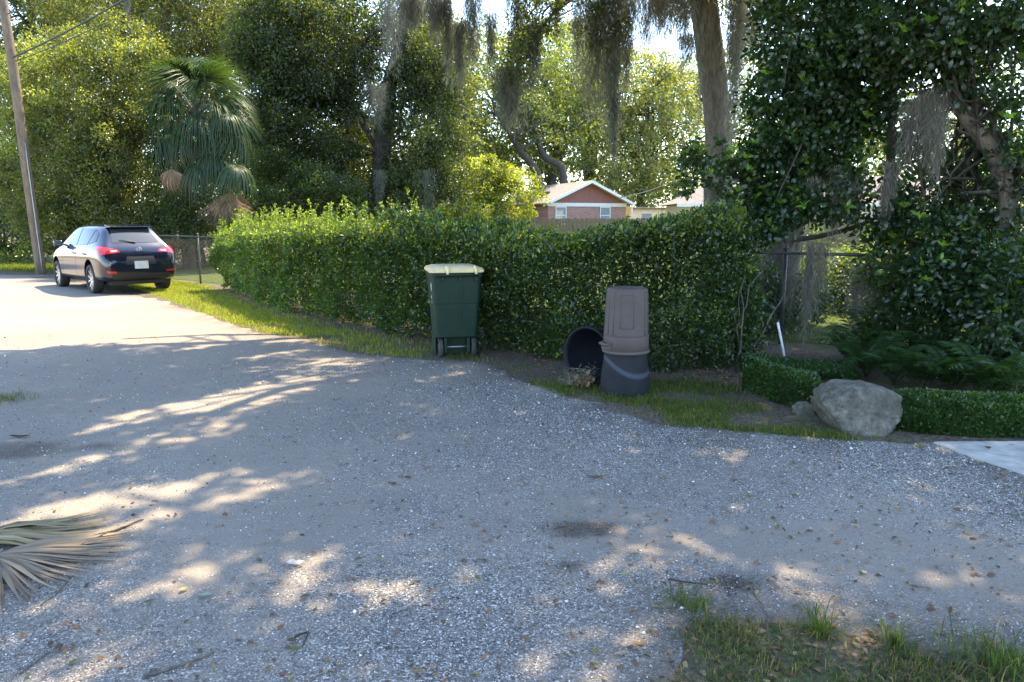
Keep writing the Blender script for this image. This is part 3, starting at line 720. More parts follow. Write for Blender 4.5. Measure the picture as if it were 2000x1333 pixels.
while z0 < APEX - 0.35:
    xe = (APEX - 0.16 - (z0 + bh)) / (APEX - EAVE) * (W2 + OH); xe = min(xe, W2 - 0.02)
    xe0 = min((APEX - 0.16 - z0) / (APEX - EAVE) * (W2 + OH), W2 - 0.02)
    mb = MB(); mb.add([(-xe0, -0.035, z0), (xe0, -0.035, z0), (xe, -0.006, z0 + bh), (-xe, -0.006, z0 + bh), (-xe0, 0.02, z0), (xe0, 0.02, z0), (xe, 0.02, z0 + bh), (-xe, 0.02, z0 + bh)],
                      [(0,1,2,3),(0,4,5,1),(4,7,6,5),(3,2,6,7),(0,3,7,4),(1,5,6,2)])
    link('siding_board', mb.mesh('siding_board', M['siding_red']), HG); z0 += bh + 0.004
mb = MB(); mb.box((-W2 - 0.02, -0.07, 2.70), (W2 + 0.02, 0.0, 2.98)); link('frieze_board', mb.mesh('frieze_board', M['white_paint']), HG)
for sx in (-1, 1):
    mb = MB(); a = np.array([0, 0, APEX]); b = np.array([sx * (W2 + OH), 0, EAVE]); y0, y1 = -0.75, DEPTH + 0.5
    up_ = 0.10
    q = [(0, y0, APEX), (b[0], y0, EAVE), (b[0], y1, EAVE), (0, y1, APEX)]
    mb.add(q + [(x, y, zz - 0.10) for x, y, zz in q], [(0,1,2,3), (7,6,5,4), (0,4,5,1), (1,5,6,2), (2,6,7,3), (3,7,4,0)])
    rf = link('roof_slope', fix_normals(mb.mesh('roof_slope', M['shingle_grey'])), HG)
    mb = MB(); y0b = y0 - 0.03
    q = [(0, y0b, APEX + 0.015), (b[0], y0b, EAVE + 0.015), (b[0], y0b, EAVE - 0.2), (0, y0b, APEX - 0.2)]
    mb.add(q + [(x, y + 0.028, zz) for x, y, zz in q], [(0,1,2,3), (7,6,5,4), (0,4,5,1), (1,5,6,2), (2,6,7,3), (3,7,4,0)])
    link('rake_board', fix_normals(mb.mesh('rake_board', M['white_paint'])), rf)
    mb = MB(); q = [(0.0, y0 + 0.02, APEX - 0.115), (b[0], y0 + 0.02, EAVE - 0.115), (b[0], -0.04, EAVE - 0.115), (0.0, -0.04, APEX - 0.115)]
    mb.add(q + [(x, y, zz - 0.02) for x, y, zz in q], [(0,1,2,3), (7,6,5,4), (0,4,5,1), (1,5,6,2), (2,6,7,3), (3,7,4,0)])
    link('soffit', fix_normals(mb.mesh('soffit', M['cream_paint'])), rf)  # cream colour carries the yellow light bounced under the eave
mb = MB(); mb.box((-2.6, 3.2, 3.62), (-1.9, 4.4, 3.98)); link('roof_vent', bevel_mesh(mb.mesh('roof_vent', M['steel']), 0.03), HG)
for wx in (-2.35, 1.55):
    mb = MB(); mb.box((wx - 0.42, -0.03, 1.38), (wx + 0.42, 0.03, 2.66)); win = link('window', mb.mesh('window', M['window_glass']), HG)
    mb = MB()
    for lo, hi in (((-0.47, 1.32), (-0.40, 2.69)), ((0.40, 1.32), (0.47, 2.69)), ((-0.40, 2.62), (0.40, 2.69)), ((-0.40, 1.32), (0.40, 1.40)), ((-0.40, 1.98), (0.40, 2.04))):
        mb.box((wx + lo[0], -0.06, lo[1]), (wx + hi[0], -0.031, hi[1]))
    link('frame', mb.mesh('frame', M['white_paint']), win)
    mb = MB(); mb.box((wx - 0.54, -0.12, 1.25), (wx + 0.54, -0.002, 1.315)); link('sill', mb.mesh('sill', M['white_paint']), win)
mb = MB(); mb.box((W2 + 0.05, 0.6, 0), (W2 + 0.75, 1.2, 2.75)); link('porch_wall', mb.mesh('porch_wall', M['yellow_paint']), HG)
mb = MB(); mb.box((W2 + 0.80, 0.5, 0), (W2 + 0.92, 0.62, 2.85)); link('porch_post', mb.mesh('porch_post', M['white_paint']), HG)

# cream outbuilding right of the brick house
OB = thing('cream_outbuilding', 'small cream building just right of the brick house', 'building', (11.9, 66, 0), 0.25)
mb = MB(); mb.box((-2.2, 0, 0), (2.2, 4, 2.6)); link('wall', mb.mesh('wall', M['cream_paint']), OB)
mb = MB(); mb.box((-2.6, -0.4, 2.6), (2.6, 4.4, 2.75)); link('roof', bevel_mesh(mb.mesh('roof', M['shingle_brown']), 0.04), OB)
mb = MB(); mb.box((-0.5, -0.03, 1.0), (0.4, -0.002, 2.2)); w_ = link('window', mb.mesh('window', M['window_glass']), OB)
mb = MB(); mb.box((-0.58, -0.05, 2.2), (0.48, -0.003, 2.28)); link('frame', mb.mesh('frame', M['white_paint']), w_)

# ranch house behind the right hand trees
RH = thing('ranch_house', 'low cream house with brown hipped roof behind the right trees', 'house', (21.6, 51, 0), -0.05)
LX, DX, EV, RZ = 10.4, 7.5, 2.75, 4.75
mb = MB(); mb.box((-LX + 0.5, 0, 0), (LX - 0.5, DX, EV - 0.05)); link('wall', mb.mesh('wall', M['cream_paint']), RH)
mb = MB(); o_ = 0.6; rl = LX - 4.2
mb.add([(-LX, -o_, EV), (LX, -o_, EV), (LX, DX + o_, EV), (-LX, DX + o_, EV), (-rl, DX / 2, RZ), (rl, DX / 2, RZ), (-LX, -o_, EV - 0.03), (LX, -o_, EV - 0.03), (LX, DX + o_, EV - 0.03), (-LX, DX + o_, EV - 0.03)],
       [(0,1,5,4), (1,2,5), (2,3,4,5), (3,0,4), (6,9,8,7), (0,6,7,1), (1,7,8,2), (2,8,9,3), (3,9,6,0)])
rf = link('roof', fix_normals(mb.mesh('roof', M['shingle_brown'])), RH)
mb = MB(); mb.box((-LX - 0.01, -o_ - 0.04, EV - 0.22), (LX + 0.01, -o_ - 0.005, EV - 0.005)); link('fascia', mb.mesh('fascia', M['white_paint']), rf)
for wx in (-7, -2.5, 3, 7):
    mb = MB(); mb.box((wx - 0.8, -0.03, 0.95), (wx + 0.8, -0.004, 2.15)); w_ = link('window', mb.mesh('window', M['window_glass']), RH)
    mb = MB()
    for a, b in (((-0.88, 0.87), (-0.8, 2.23)), ((0.8, 0.87), (0.88, 2.23)), ((-0.8, 2.15), (0.8, 2.23)), ((-0.8, 0.87), (0.8, 0.95)), ((-0.03, 0.95), (0.03, 2.15))):
        mb.box((wx + a[0], -0.06, a[1]), (wx + b[0], -0.031, b[1]))
    link('frame', mb.mesh('frame', M['white_paint']), w_)

# wooden privacy fence
M['fence_wood'] = bark_mat('fence_wood', (0.10, 0.07, 0.035), (0.22, 0.165, 0.085), 5, 0.15)
WF = thing('wooden_fence', 'weathered wooden picket privacy fence in front of the houses', 'fence', (14, 45, 0))
pm = []
for v in range(3):
    mb = MB(); hgt = 1.72 + 0.03 * v
    mb.add([(-0.068, -0.01, 0.03), (0.068, -0.01, 0.03), (0.068, -0.01, hgt - 0.05), (0.04, -0.01, hgt), (-0.04, -0.01, hgt), (-0.068, -0.01, hgt - 0.05),
            (-0.068, 0.01, 0.03), (0.068, 0.01, 0.03), (0.068, 0.01, hgt - 0.05), (0.04, 0.01, hgt), (-0.04, 0.01, hgt), (-0.068, 0.01, hgt - 0.05)],
           [(0,1,2,3,4,5), (11,10,9,8,7,6), (0,6,7,1), (1,7,8,2), (2,8,9,3), (3,9,10,4), (4,10,11,5), (5,11,6,0)])
    pm.append(mb.mesh('picket', M['fence_wood']))
rng = RNG(90)
for i in range(174):
    x = 1.0 + i * 0.148
    link('picket', pm[rng.integers(3)], WF, (x - 14, rng.normal() * 0.004, 0), (0, rng.normal() * 0.006, 0))
for zr in (0.35, 1.45):
    mb = MB(); mb.box((-13.2, 0.014, zr), (13.2, 0.055, zr + 0.09)); link('rail', mb.mesh('rail', M['fence_wood']), WF)

# ------------------------------------------------------------------ utility pole, wires
UP = thing('utility_pole', 'leaning wooden utility pole at the left behind the car', 'pole', base_at(74, 23.0))
pp = smooth_path(np.vstack([[*base_at(70, 23.0)[:2], -0.2], pix_path([(52, 330, 23.0), (28, 150, 23.0), (5, 0, 23.0), (-12, -130, 23.0)])]))
mb = MB(); mb.tube(pp, np.linspace(0.145, 0.12, len(pp)), 14); wpart('shaft', mb.mesh('shaft', M['pole_wood'], True), UP)
mb = MB(); q = pp[:6] + np.array([0.13, -0.12, 0]); mb.tube(q, 0.018, 6); wpart('conduit', mb.mesh('conduit', M['galv'], True), UP)
mb = MB(); c_ = pp[-2]; mb.box((c_[0] - 1.2, c_[1] - 0.26, c_[2] - 0.06), (c_[0] + 1.2, c_[1] - 0.16, c_[2] + 0.06)); wpart('crossarm', mb.mesh('crossarm', M['pole_wood']), UP)
def cable(label, a, b, sag, r, cat='cable', name='overhead_cable'):
    mb = MB(); q = curve(a, b, 16, sag); mb.tube(q - q[0], r, 6)
    o = link(name, mb.mesh(name, M['cable'], True), None, q[0]); tag(o, label, cat); return o
cable('thick overhead cable slanting up from the utility pole', P(26, 112, 22.9), P(330, -55, 20), 0.1, 0.024)
cable('thin overhead wire at the top left corner', P(14, 28, 22.8), P(150, -22, 22), 0.03, 0.015)
cable('thin lower overhead wire meeting the utility pole', P(30, 120, 22.8), P(210, 42, 24.5), 0.05, 0.015)
cable('thin service cable running from the brick house gable to the trees', P(1212, 386, 59.5), P(1345, 338, 62), 0.3, 0.035)
GW = thing('guy_wire', 'steel guy wire with orange guard rising behind the car', 'guy wire', P(290, HOR, 24.0) * np.array([1, 1, 0]))
ga = np.array([*P(290, HOR, 24.0)[:2], 0.0]); gb = P(352, 120, 26.5); mb = MB(); mb.tube([ga, ga + (gb - ga) * 0.5, gb], 0.011, 6); wpart('wire', mb.mesh('wire', M['galv'], True), GW)
M['orange'] = principled('orange_guard', (0.45, 0.17, 0.05), 0.5)
gd = gb - ga; mb = MB(); mb.tube([ga + gd * 0.02, ga + gd * 0.30], 0.024, 8); wpart('guard', mb.mesh('guard', M['orange'], True), GW)

# ------------------------------------------------------------------ sabal palm
def fan_frond(rng, R, nleaf=34, spread=2.5, droop=0.55, w=0.045, fold=0.35):
    """one fan leaf: hub at the origin, pointing along +x; each blade hangs at its tip"""
    V, F = [], []
    for i in range(nleaf):
        a = -spread + 2 * spread * i / (nleaf - 1) + rng.normal() * 0.02
        L = R * (0.72 + 0.28 * math.cos(a * 0.55)) * rng.uniform(0.9, 1.05); d = np.array([math.cos(a * 0.62), math.sin(a * 0.62), 0])
        s_ = np.array([-d[1], d[0], 0]); o = len(V); n = 6
        for k in range(n):
            t = k / (n - 1); dr = droop * R * (t ** 2.3) * rng.uniform(0.8, 1.2)
            c = d * L * t * (1 - 0.25 * droop * t ** 2) + np.array([0, 0, 0.08 * R * math.sin(t * 2) - dr])
            ww = w * (0.25 + 1.5 * t if t < 0.45 else 0.95 * (1 - t) * 1.8 + 0.04) * 0.5
            V += [c - s_ * ww, c + np.array([0, 0, -ww * fold]), c + s_ * ww]
        for k in range(n - 1):
            b = o + k * 3; F += [(b, b+1, b+4, b+3), (b+1, b+2, b+5, b+4)]
    return np.array(V), np.array(F)
def frond_mesh(rng, R, base_col, petiole=0.9, mat='leaf_glossy', **kw):
    V, F = fan_frond(rng, R, **kw); V = V + np.array([petiole, 0, 0])
    c = np.repeat(tint(rng, len(V) // 18, base_col, None, 0.18, 0.15), 18, 0)
    # petiole as a flat strip
    n = len(V); pv = []
    for k in range(4):
        x = petiole * k / 3 + 0.02 * k; pv += [(x, -0.018, -0.01), (x, 0.018, -0.01), (x, 0, 0.015)]
    pf = []
    for k in range(3):
        b = n + k * 3
        for j in range(3): pf.append((b + j, b + (j+1) % 3, b + 3 + (j+1) % 3, b + 3 + j))
    V = np.vstack([V, pv]); c = np.vstack([c, np.tile(np.array(base_col) * 1.3, (12, 1))])
    return mesh_arrays('frond', V, np.vstack([F, pf]), M[mat], c)
rng = RNG(101)
PT = thing('palm_tree', 'cabbage palm with drooping fan fronds behind the car', 'palm tree', base_at(372, 25))
ph = np.vstack([[*base_at(365, 25)[:2], -0.1], pix_path([(362, 420, 25), (366, 330, 25), (376, 270, 25), (384, 212, 25)])]); ph = smooth_path(ph)
mb = MB(); mb.tube(ph, np.linspace(0.22, 0.17, len(ph)), 12); wpart('trunk', mb.mesh('trunk', M['bark_dark'], True), PT)
mb = MB()
for k in range(60):
    t = rng.uniform(0.25, 1) * (len(ph) - 1); j = int(min(t, len(ph) - 2)); c = ph[j] + (ph[j+1] - ph[j]) * (t - j); a = rng.random() * 6.28
    d_ = np.array([math.cos(a), math.sin(a), 0]); mb.tube([c + d_ * 0.15, c + d_ * 0.26 + [0, 0, 0.18], c + d_ * 0.38 + [0, 0, 0.42]], [0.05, 0.035, 0.02], 4)
wpart('boot_stubs', mb.mesh('boot_stubs', M['bark_smooth']), PT)
gm = [frond_mesh(rng, 1.3, (0.038, 0.066, 0.026), 1.05, 'palm', droop=dr, nleaf=40, w=0.05) for dr in (0.6, 0.8, 0.95, 1.1)]
hub = ph[-1]
for k in range(34):
    a = k * 2.399 + rng.normal() * 0.2; el = math.radians(72 - 112 * (k / 33) + rng.normal() * 6)
    o = link('frond', gm[min(3, 1 + int((k / 34) * 3))], PT, hub - np.array(PT.location) + np.array([0, 0, -0.45 * k / 33]))
    o.rotation_euler = (Matrix.Rotation(a, 4, 'Z') @ Matrix.Rotation(-el, 4, 'Y') @ Matrix.Rotation(rng.normal() * 0.25, 4, 'X')).to_euler()
    o.scale = [rng.uniform(0.85, 1.15)] * 3
# lower skirt placed where the photo shows it
for px, py, d_, R_, tilt in ((410, 285, 24.2, 1.1, -0.5), (455, 300, 24.0, 1.15, -0.7), (390, 300, 24, 1.0, -0.6), (430, 215, 24.3, 1.1, -0.2), (330, 250, 24.2, 1.0, -0.5)):
    q = P(px, py, d_); v = q - hub; a = math.atan2(v[1], v[0])
    o = link('frond', gm[3], PT, q - np.array(PT.location) - np.array([math.cos(a), math.sin(a), 0]) * 0.9)
    o.rotation_euler = (Matrix.Rotation(a, 4, 'Z') @ Matrix.Rotation(-tilt * 0.5, 4, 'Y')).to_euler()
dm = frond_mesh(rng, 0.95, (0.26, 0.19, 0.13), 0.5, 'dry', droop=0.6, spread=1.8)
for px, py in ((448, 345), (336, 300), (470, 350), (425, 360)):
    q = P(px, py, 23.8); o = link('dead_frond', dm, PT, q - np.array(PT.location))
    o.rotation_euler = (Matrix.Rotation(rng.random() * 6, 4, 'Z') @ Matrix.Rotation(math.radians(78), 4, 'Y')).to_euler(); o['label'] = 'hanging dry brown dead frond'

# ------------------------------------------------------------------ spanish moss
def moss(label, px, py0, py1, d, wpx, n=420, seed=0, col=(0.21, 0.20, 0.155), group='spanish moss hanging from the trees', strand=0.010, pieceL=0.18, top=None):
    rng = RNG(1000 + seed); a = P(px, py0, d); b = P(px, py1, d); L = a[2] - b[2]; w = wpx * S(d) * 0.5
    ns = max(5, int(n / 38)); pos = []; dr = []
    sx = rng.normal(size=ns) * 0.5 * w; sy = rng.normal(size=ns) * 0.5 * w; sl2 = L * np.clip(rng.beta(2.2, 1.6, ns), 0.15, 1); sl2[0] = L
    k = rng.choice(ns, n, p=sl2 / sl2.sum()); t = rng.random(n)
    wob = 0.16 * w * np.sin(t * sl2[k] * 7 + k) + 0.08 * w * np.sin(t * sl2[k] * 23 + 2 * k)
    th = np.clip(1.0 - 0.55 * t, 0.2, 1) * 0.16 * w
    pos = np.stack([sx[k] * (1 - 0.3 * t) + wob + rng.normal(size=n) * th, sy[k] * (1 - 0.3 * t) + rng.normal(size=n) * th, -t * sl2[k]], -1)
    dr = np.array([0, 0, -1.0]) + rng.normal(size=(n, 3)) * np.array([0.38, 0.38, 0.2])
    cc = tint(rng, n, col, None, 0.2, 0.12)
    me = leaf_mesh('spanish_moss', rng, pos, dr, pieceL * rng.uniform(0.6, 1.5, n), strand * rng.uniform(0.6, 1.3, n), cc, M['moss'])
    o = link('spanish_moss', me, None, a); tag(o, label, 'spanish moss', group); return o

# ------------------------------------------------------------------ mossy live oak (its high crown shades the lot)
oak_px = [(1400, 500, 16), (1402, 395, 16), (1402, 300, 16), (1398, 200, 16), (1388, 110, 16), (1378, 20, 16), (1366, -100, 16), (1340, -220, 15.8)]
op = np.vstack([[*base_at(1402, 16)[:2], -0.1], pix_path(oak_px)]); op = smooth_path(op)
OK_ = thing('live_oak', 'tall grey oak trunk hung with moss behind the right hedge', 'tree', base_at(1402, 16))
mb = MB(); mb.tube(op, lerp_arr([.42, .31, .28, .265, .26, .27, .27, .24, .18], len(op)), 40, rough=0.11); wpart('trunk', mb.mesh('trunk', M['bark_grey'], True), OK_)
LITP = []      # sunlit patches on the gravel: centre, half length along the sun, half width
def litp(px, py, a, b): LITP.append((G(px, py)[:2], a * 1.05, b * 1.1))
for q in [(490, 772, .85, .34), (620, 712, .6, .15), (700, 735, .3, .10), (880, 735, .22, .08), (820, 745, .2, .05), (300, 800, .5, .10), (230, 830, .45, .09), (345, 1140, .22, .09), (620, 1100, .25, .10), (740, 1155, .2, .10), (560, 1165, .16, .07),
          (150, 910, .5, .10), (380, 855, .35, .08), (420, 675, .7, .13), (560, 690, .7, .12), (330, 960, .5, .10), (130, 1330, .3, .12), (480, 655, .8, .12), (200, 780, .3, .06),
          (1570, 1130, .14, .05), (1640, 1160, .12, .05), (1850, 1130, .14, .05), (1520, 1120, .10, .05), (1210, 1085, .10, .07), (80, 1010, .5, .1), (470, 975, .35, .08), (250, 1040, .3, .08), (930, 700, .2, .08)]: litp(*q)
SX, SY = SUNV.x / SUNV.z, SUNV.y / SUNV.z
LITREG = [G(*q)[:2] for q in [(-2500, 690), (0, 696), (150, 672), (330, 650), (500, 640), (600, 648), (690, 664), (720, 640), (700, 560), (-2500, 480)]]
def shade_ok(c, marg=0.0):
    gx = c[:, 0] - SX * c[:, 2]; gy = c[:, 1] - SY * c[:, 2]
    ok = poly_sd(gx, gy, LITREG) < -marg
    # keep the hedge top left of the cart in the sun as well
    h_ = 1.5; hx = c[:, 0] - SX * (c[:, 2] - h_); hy = c[:, 1] - SY * (c[:, 2] - h_)
    ok &= ~((hx < -1.3) & (hy > 10.6))
    ux, uy = math.sin(SUN_AZ), math.cos(SUN_AZ)
    for p, a, b in LITP:
        dx, dy = gx - p[0], gy - p[1]; al = (dx * ux + dy * uy) / (a + marg); ac = (dx * uy - dy * ux) / (b + marg)
        ok &= (al ** 2 + ac ** 2) > 1.0
    return ok
def high_crown(rng, n, zlo, zhi, region):
    c = np.empty((0, 3))
    while len(c) < n:
        g = np.stack([rng.uniform(region[0], region[1], n), rng.uniform(region[2], region[3], n)], -1); zz = rng.uniform(zlo, zhi, n)
        q = np.stack([g[:, 0] + SX * zz, g[:, 1] + SY * zz, zz], -1)
        q = q[shade_ok(q, 0.05)]; c = np.vstack([c, q])
    return c[:n]
rng = RNG(111)
hc = high_crown(rng, 4100, 6.6, 9.5, (-9.5, 6.5, 0.5, 11.5))
hc = hc[hc[:, 2] > CAMH + (hc[:, 1] + 0.3) * 0.30]
pos, d, LL, WW, cc, up = crown(rng, hc, 38, 0.40, 0.17, 0.105, (0.05, 0.075, 0.024), flat=0.6, r_var=0.3)
kk = shade_ok(pos, 0.0); pos, d, LL, WW, cc = pos[kk], d[kk], LL[kk], WW[kk], cc[kk]
wpart('crown', leaf_mesh('crown', rng, pos, d, LL, WW, cc, M['leaf'], up=0.5), OK_)
# fringe of the crown that hangs into view
fr = [E(960, 40, 16, 130, 60, 1.2), E(860, 20, 17, 90, 60, 1.2), E(1050, 20, 16, 50, 35, 1.0), E(1000, 120, 16, 40, 50, 0.7), E(1185, 40, 15.5, 30, 60, 0.6), E(1400, -20, 16, 90, 40, 1.5), E(1500, 60, 17, 60, 100, 1.2), E(905, 110, 17, 35, 50, .6)]
fc = ell_points(rng, fr, 430, 0.4); fc = fc[shade_ok(fc)]
pos, d, LL, WW, cc, up = crown(rng, fc, 60, 0.30, 0.085, 0.042, (0.045, 0.065, 0.024), droop=0.6)
wpart('low_foliage', leaf_mesh('low_foliage', rng, pos, d, LL, WW, cc, M['leaf']), OK_)
mb = MB()
for tgt in ([(-3.5, 11.5, 8.0), (-1, 9, 7.6), (2, 8.5, 7.8), (5, 10, 8.2), (8, 12, 8), (-6, 13, 8.2), (1.5, 13.5, 8.3), (6, 8, 7.6), (-2.5, 14.8, 8)]):
    q = curve(op[-1 - rng.integers(0, 6)], tgt, 10, -0.5, 0.12, rng); mb.tube(q, np.linspace(0.17, 0.05, 10), 8, False)
    limbs(mb, rng, q, hc, 7, 0.045, 0.01, 0.2)
for px, py, d_ in ((1000, -30, 16), (880, -20, 17), (1060, 20, 16), (1180, -10, 15.6), (1000, 110, 16), (1310, -40, 15.6)):
    q = curve(op[-3], P(px, py, d_), 9, -0.3, 0.06, rng); mb.tube(q, np.linspace(0.09, 0.02, 9), 6, False); limbs(mb, rng, q, fc, 6, 0.02, 0.006, 0.3)
wpart('limbs', mb.mesh('limbs', M['bark_grey'], True), OK_)
ML = [
 (1434, 60, 400, 15.5, 16, 380, 'long moss veil running down the right side of the mossy trunk'), (1372, 40, 300, 15.55, 10, 160, 'thin moss veil on the front of the mossy trunk'), (1088, -30, 60, 16, 24, 140, 'short moss drape against the sky gap'), (1132, -30, 150, 16.2, 20, 240, 'moss drape left of the bulky dark clump'),
 (920, -20, 130, 16.5, 44, 500, 'broad moss drape right of the dark rope strands'), (1010, -20, 110, 16.2, 40, 420, 'moss drape above the round tufted clump'), (760, -10, 150, 24, 40, 520, 'grey moss drape across the dark oak trunk top'),
 (1265, -40, 95, 15.6, 60, 900, 'broad grey moss curtain left of the mossy trunk, leftmost end'), (1305, -40, 75, 15.6, 60, 900, 'broad grey moss curtain touching the left side of the mossy trunk'),
 (1340, -50, 100, 15.5, 46, 800, 'moss curtain hanging right against the mossy oak trunk top'), (1345, 60, 130, 15.5, 30, 260, 'short moss tuft low on the mossy oak trunk'),
 (1436, -40, 170, 15.6, 36, 760, 'wide moss drape on the right side of the mossy trunk'), (1448, -20, 300, 15.4, 22, 700, 'long thin moss rope right of the mossy trunk'), (1470, -20, 120, 15.8, 50, 600, 'moss drape between mossy trunk and the leafy right tree'),
 (1200, -30, 300, 15.4, 46, 1500, 'longest dark moss clump hanging left of the mossy trunk'), (1203, 180, 350, 15.4, 14, 160, 'thin moss tail below the longest moss clump'), (1160, -10, 235, 15.6, 54, 1000, 'bulky dark moss clump left of the longest one'), (1225, -20, 200, 15.8, 36, 600, 'moss strand just right of the longest clump'),
 (995, 130, 258, 16, 60, 900, 'round tufted moss clump with dangling fringe above the house'), (1042, 40, 155, 16, 32, 420, 'narrow moss clump right of the tufted clump'), (960, 20, 160, 16, 16, 220, 'thin moss strand left of the tufted clump'),
 (873, -20, 185, 16.5, 18, 420, 'dark moss rope beside the dark oak trunk'), (897, 40, 180, 16.5, 26, 380, 'moss strand second from the dark oak trunk'), (850, -20, 90, 16.5, 40, 500, 'wide moss drape at the top beside the dark oak'), (800, -20, 60, 17, 50, 500, 'moss drape over the dark oak crown top'),
 (735, 160, 260, 28, 40, 420, 'grey moss strip on the dark oak trunk'), (740, 330, 425, 28.5, 30, 300, 'pale moss strip low on the dark oak trunk'), (246, -20, 62, 20, 9, 45, 'pale moss strand at the top above the palm'), (830, 330, 440, 29, 30, 260, 'moss hanging under the dark oak right side'),
]
for i, (px, a, b, d_, w, n, lab) in enumerate(ML):
    moss(lab, px, a, b, d_, w * 1.05, int(n * (4.2 if px < 1240 else 2.8)), i, (0.15, 0.162, 0.14) if px < 1240 else (0.26, 0.27, 0.24))  # shaded and lit moss painted as two colours, dark left, pale right

# ------------------------------------------------------------------ vine clad tree and near broadleaf tree on the right
def big_leaves(name, rng, centers, per, r, L, W, base, mat, parent, yellow=0.15, droop=0.2, up=0.35, cvar=0.2, flat=0.8):
    pos, d, LL, WW, cc, up_ = crown(rng, centers, per, r, L, W, base, flat=flat, droop=droop, up=up, cvar=cvar, yellow=yellow)
    wpart(name, leaf_mesh(name, rng, pos, d, LL, WW, cc, M[mat], up=up_, fold=0.18, big=True), parent)
def whorls(name, rng, centers, L, W, base, mat, parent, n=7):
    K = len(centers); k = np.repeat(np.arange(K), n); a = np.tile(np.arange(n) * 6.283 / n, K) + rng.random(K)[k] * 6
    ax = nrm(np.array([0, -0.25, 1.0]) + rng.normal(size=(K, 3)) * 0.4)[k]
    u = nrm(np.cross(ax, np.array([0.3, 1, 0.1]))); w = np.cross(ax, u)
    d = np.cos(a)[:, None] * u + np.sin(a)[:, None] * w + ax * rng.uniform(0.3, 1.1, (K * n, 1))
    cc = tint(rng, K * n, base, (1 + 0.25 * rng.normal(size=K))[k][:, None], 0.15, 0.25)
    wpart(name, leaf_mesh(name, rng, centers[k], d, L * rng.uniform(0.6, 1.15, K * n), W * rng.uniform(0.8, 1.1, K * n), cc, M[mat], up=0.8, big=True), parent)
rng = RNG(121)
VT = thing('vine_clad_tree', 'big glossy leaved tree wrapped in foliage right of the mossy trunk', 'tree', base_at(1522, 11.6))
vp = np.vstack([[*base_at(1518, 11.6)[:2], -0.1], pix_path([(1522, 600, 11.6), (1524, 520, 11.6), (1535, 440, 11.4), (1560, 330, 11.2), (1600, 200, 11), (1640, 60, 11), (1660, -120, 11)])]); vp = smooth_path(vp)
mb = MB(); mb.tube(vp, lerp_arr([.40, .30, .27, .26, .24, .22, .18, .12], len(vp)), 36, rough=0.12); wpart('trunk', mb.mesh('trunk', M['bark_grey'], True), VT)
ve = [E(1590, 60, 10, 110, 110, 0.9), E(1570, 190, 9.8, 100, 100, 0.8), E(1640, 180, 9.8, 90, 130, 0.8), E(1560, 290, 9.8, 90, 80, 0.7), E(1600, 370, 9.6, 90, 60, 0.6), E(1520, 400, 9.6, 75, 50, 0.5), E(1690, 80, 10, 80, 110, 0.9), E(1500, 340, 9.8, 55, 80, 0.5), E(1470, 430, 9.2, 60, 40, .4)]
vc = ell_points(rng, ve, 950, 0.6); big_leaves('foliage', rng, vc, 26, 0.17, 0.085, 0.048, (0.026, 0.056, 0.018), 'leaf_glossy', VT)
lc = ell_points(rng, [E(1385, 320, 9.6, 52, 40, 0.35), E(1350, 345, 9.6, 30, 40, 0.3), E(1430, 330, 9.6, 30, 30, .3), E(1440, 380, 9.6, 45, 30, .3)], 52, 0.5)
big_leaves('side_branch_foliage', rng, lc, 22, 0.12, 0.08, 0.045, (0.035, 0.065, 0.022), 'leaf_glossy', VT)
mb = MB(); limbs(mb, rng, vp, np.vstack([vc[::3], lc[::4]]), 90, 0.035, 0.006, 0.3)
mb.tube(smooth_path(pix_path([(1560, 380, 10.8), (1500, 370, 10), (1450, 350, 9.7), (1400, 330, 9.6), (1355, 335, 9.6)])), lerp_arr([.03, .008], 17), 6)
mb.tube(smooth_path(pix_path([(1535, 470, 11.2), (1600, 462, 10), (1680, 440, 9.5), (1740, 410, 9.3)])), lerp_arr([.045, .015], 13), 6)
wpart('branches', mb.mesh('branches', M['bark_dark'], True), VT)
fc2 = vc + np.array([0, -0.12, 0.06]); wc = fc2[rng.choice(len(fc2), 150, replace=False)] ; wc = wc - np.array([0, 1, 0]) * 0.12
wc = np.vstack([wc, lc[::2] + [0, -0.1, 0.08]])
whorls('new_leaves', rng, wc, 0.11, 0.05, (0.11, 0.20, 0.035), 'leaf_glossy', VT)

NT = thing('broadleaf_tree', 'near leafy tree with curved bare trunk at the right edge', 'tree', G(1990, 715))
np_ = smooth_path(np.vstack([[*G(1995, 715)[:2], -0.05], pix_path([(1990, 640, 8.5), (1980, 540, 8.5), (1968, 455, 8.5), (1970, 395, 8.5), (1955, 330, 8.5), (1928, 280, 8.5), (1892, 235, 8.55), (1866, 190, 8.6), (1852, 120, 8.6), (1830, 50, 8.7), (1800, -60, 8.8)])]))
mb = MB(); mb.tube(np_, lerp_arr([.13, .11, .10, .098, .095, .095, .092, .088, .075, .065, .055, .05], len(np_)), 12); wpart('trunk', mb.mesh('trunk', M['bark_smooth'], True), NT)
ne = [E(1760, 60, 8.6, 80, 90, .6), E(1880, 60, 8.4, 120, 70, .8), E(1970, 110, 8.2, 80, 90, .7), E(1820, 130, 8.6, 70, 50, .5), E(1930, 20, 8, 130, 60, 1.0), E(1985, 270, 8.4, 50, 80, .5), E(1800, 350, 9.2, 70, 50, .5), E(1850, 430, 8.9, 80, 50, .5), E(1780, 450, 8.9, 70, 50, .5), E(1930, 500, 8.6, 80, 80, .5), E(1760, 240, 9.3, 50, 80, .4), E(1990, 420, 8.5, 40, 70, .4), E(1900, 400, 9.2, 90, 70, .4), E(1720, 420, 9.4, 60, 50, .4), E(1860, 540, 9.0, 110, 70, .4), E(1960, 330, 8.8, 50, 60, .4)]
